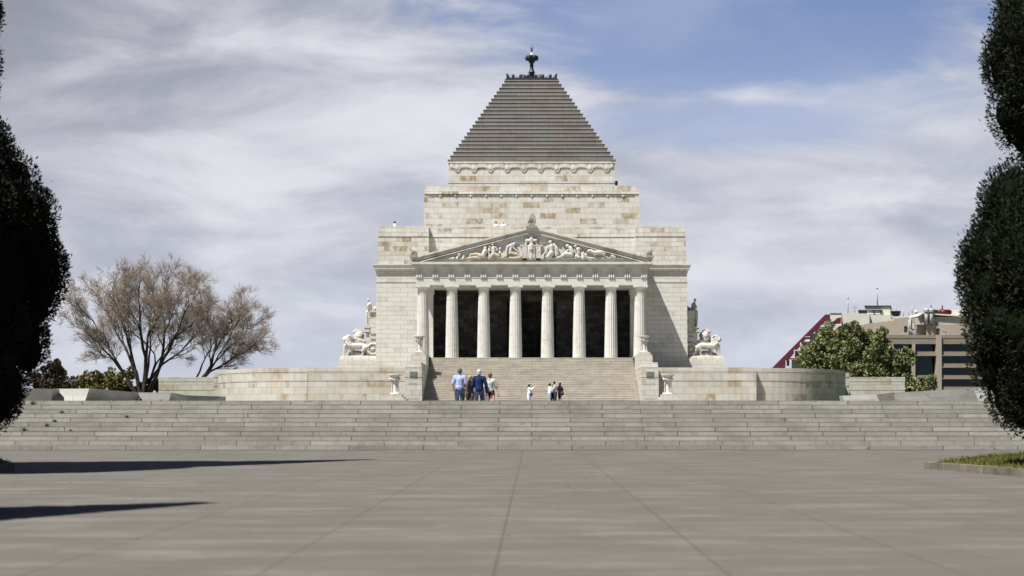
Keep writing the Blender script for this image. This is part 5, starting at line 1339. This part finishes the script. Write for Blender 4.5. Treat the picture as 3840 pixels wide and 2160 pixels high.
for (x0, x1, mm) in ((3490, 3509, 'black'), (3523, 3560, 'redt')):
    a = MB(); p0 = P(x0, 1171, Ys_+2); p1 = P(x1, 1171, Ys_+2); a.cap(p0, .45 if mm == 'black' else .5, p1, .45); a.tube([P((x0+x1)/2-8, 1171, Ys_+2), P((x0+x1)/2-8, 1145, Ys_+2)], .12, 6)
    a.box(p0.x, p0.x+.2, Ys_+1.8, Ys_+2.2, PZ(1184, Ys_+2), p0.z); a.box(p1.x-.2, p1.x, Ys_+1.8, Ys_+2.2, PZ(1184, Ys_+2), p1.z); a.build('tank', M[mm], ob)
a = MB(); fb(a, 3565, 3620, 1162, 1186, Ys_+3, 5); a.build('rooftop_box', M['white_r'], ob)

YW2 = 275.0
wb = thing('apartment_building', 'off white stepped apartment block with a maroon sloping side wall', 'building', (PX(3150, YW2), YW2, 1.95))
a = MB(); 
for (x0, x1, y0, dy) in ((3113, 3155, 1176, 0), (3155.4, 3256, 1177, -1), (3250, 3345, 1180, .5), (3340, 3480, 1184, 1.5)):
    a.slab([(PX(x0, YW2), YW2+dy), (PX(x1, YW2), YW2+dy), (PX(x1+8, YW2+22), YW2+22), (PX(x0+8, YW2+22), YW2+22)], 1.9, PZ(y0, YW2))
wal = a.build('wall', M['white_r'], wb)
a = MB(); fb(a, 3242, 3339, 1150, 1181, YW2+3, 8); a.build('roof_tower', M['white_r'], wb)
a = MB(); fb(a, 3241, 3340, 1146, 1150, YW2+3, 8, .2); a.build('roof_edge', M['dwin'], wb)
a = MB(); fb(a, 3112, 3156, 1174.5, 1176.2, YW2, 3, .1); a.build('roof_edge', M['dwin'], wb)
a = MB(); fb(a, 3216, 3306, 1163, 1179, YW2+1, 3, .1); a.build('penthouse', M['white_r'], wb)
a = MB(); fb(a, 3215, 3308, 1162, 1164.5, YW2+1, 3, .3); fb(a, 3218, 3250, 1166, 1178, YW2+1, .1, .14)
a.prism([(PX(x, YW2), PZ(y, YW2)) for x, y in ((3278, 1165), (3280, 1165), (3285, 1179), (3282, 1179))], YW2+.6, YW2+.9); a.prism([(PX(x, YW2), PZ(y, YW2)) for x, y in ((3303, 1165), (3305, 1165), (3310, 1179), (3307, 1179))], YW2+.6, YW2+.9)
a.build('canopy_frame', M['dwin'], wb)
a = MB(); fb(a, 3340, 3376, 1166, 1169, YW2+2, 4, .1); fb(a, 3343, 3374, 1174, 1177, YW2+2, 4, .1); fb(a, 3343, 3345, 1169, 1184, YW2+2, .3, .1); fb(a, 3373, 3376, 1166, 1184, YW2+2, .3, .1); fb(a, 3348, 3370, 1176, 1184, YW2+2.5, 2); a.build('rooftop_frame', M['dwin'], wb)
# sloping maroon wall with the stepped terraces inside it
a = MB(); Ym = YW2-3
a.prism([(PX(x, Ym), PZ(y, Ym)) for x, y in ((2903, 1374), (3097, 1179), (3113, 1179), (3113, 1212), (3082, 1218), (3056, 1245), (3038, 1258), (3018, 1276), (3000, 1300), (2978, 1325), (2955, 1352), (2945, 1374), (2945, 1420), (2860, 1420))], Ym, Ym+1.0)
a.prism([(PX(x, Ym), PZ(y, Ym)) for x, y in ((3125, 1212), (3148, 1190), (3160, 1188), (3160, 1211), (3125, 1214))], Ym+1.5, Ym+2.4)
a.build('sloping_wall', M['maroon'], wb)
a = MB()
for (x0, x1, y0, y1) in ((3050, 3113, 1228, 1420), (3030, 3050.2, 1252, 1420), (3002, 3030.2, 1283, 1420), (2984, 3002.2, 1318, 1420), (2962, 2984.2, 1350, 1420)):
    a.slab([(PX(x0, YW2), YW2-2.0+(x0-2900)*.002), (PX(x1, YW2), YW2-2.0+(x0-2900)*.002), (PX(x1+4, YW2+8), YW2+8), (PX(x0+4, YW2+8), YW2+8)], 1.9, PZ(y0, YW2))
a.build('terrace_block', M['white_r'], wb)
for (x0, x1, y0, y1) in ((2977, 2994, 1312, 1341), (2946, 2960, 1350, 1372), (3000, 3006, 1285, 1300), (3018, 3038, 1262, 1272)):
    a = MB(); fb(a, x0, x1, y0, y1, YW2-3.1, .2); w_ = a.build('window', M['white_r'], wb)
    a = MB(); fb(a, x0+4, x1-1.5, y0+3, y1-1, YW2-3.2, .1); a.build('pane', M['glass'], w_)
for (x0, x1, y0) in ((3016, 3040, 1264), (2946, 2998, 1343)):
    a = MB(); fb(a, x0, x1, y0, y0+4, YW2-4, 1.2); fb(a, x0, x0+.8, y0-9, y0, YW2-4, .1); fb(a, x0, x1, y0-9, y0-8, YW2-4, .1); a.build('balcony', M['maroon'], wb)
# aerials on the roof
for xp, yt, yb_, ball in ((3180, 1118, 1178, True), (3290, 1080, 1150, True), (3205, 1124, 1179, False), (3360, 1145, 1186, False), (3421, 1140, 1190, False), (3407, 1160, 1190, False), (3388, 1165, 1186, False)):
    a = MB(); Yq = YW2+4; a.tube([P(xp, yb_, Yq), P(xp, yt, Yq)], [.12, .07], 5)
    if ball: a.ell(P(xp, yt, Yq), .22)
    else: a.tube([P(xp-9, yt+28, Yq), P(xp+12, yt+28, Yq)], .06, 4); a.tube([P(xp-4, yt+25, Yq), P(xp-4, yt+31, Yq)], .05, 4); a.tube([P(xp+6, yt+25, Yq), P(xp+6, yt+31, Yq)], .05, 4)
    a.build('aerial', M['metal'], wb)
a = MB(); a.ell(P(3435, 1170, YW2), (.35, .2, .35)); a.tube([P(3435, 1171, YW2), P(3435, 1186, YW2)], .06, 4); a.build('satellite_dish', M['white_r'], wb)
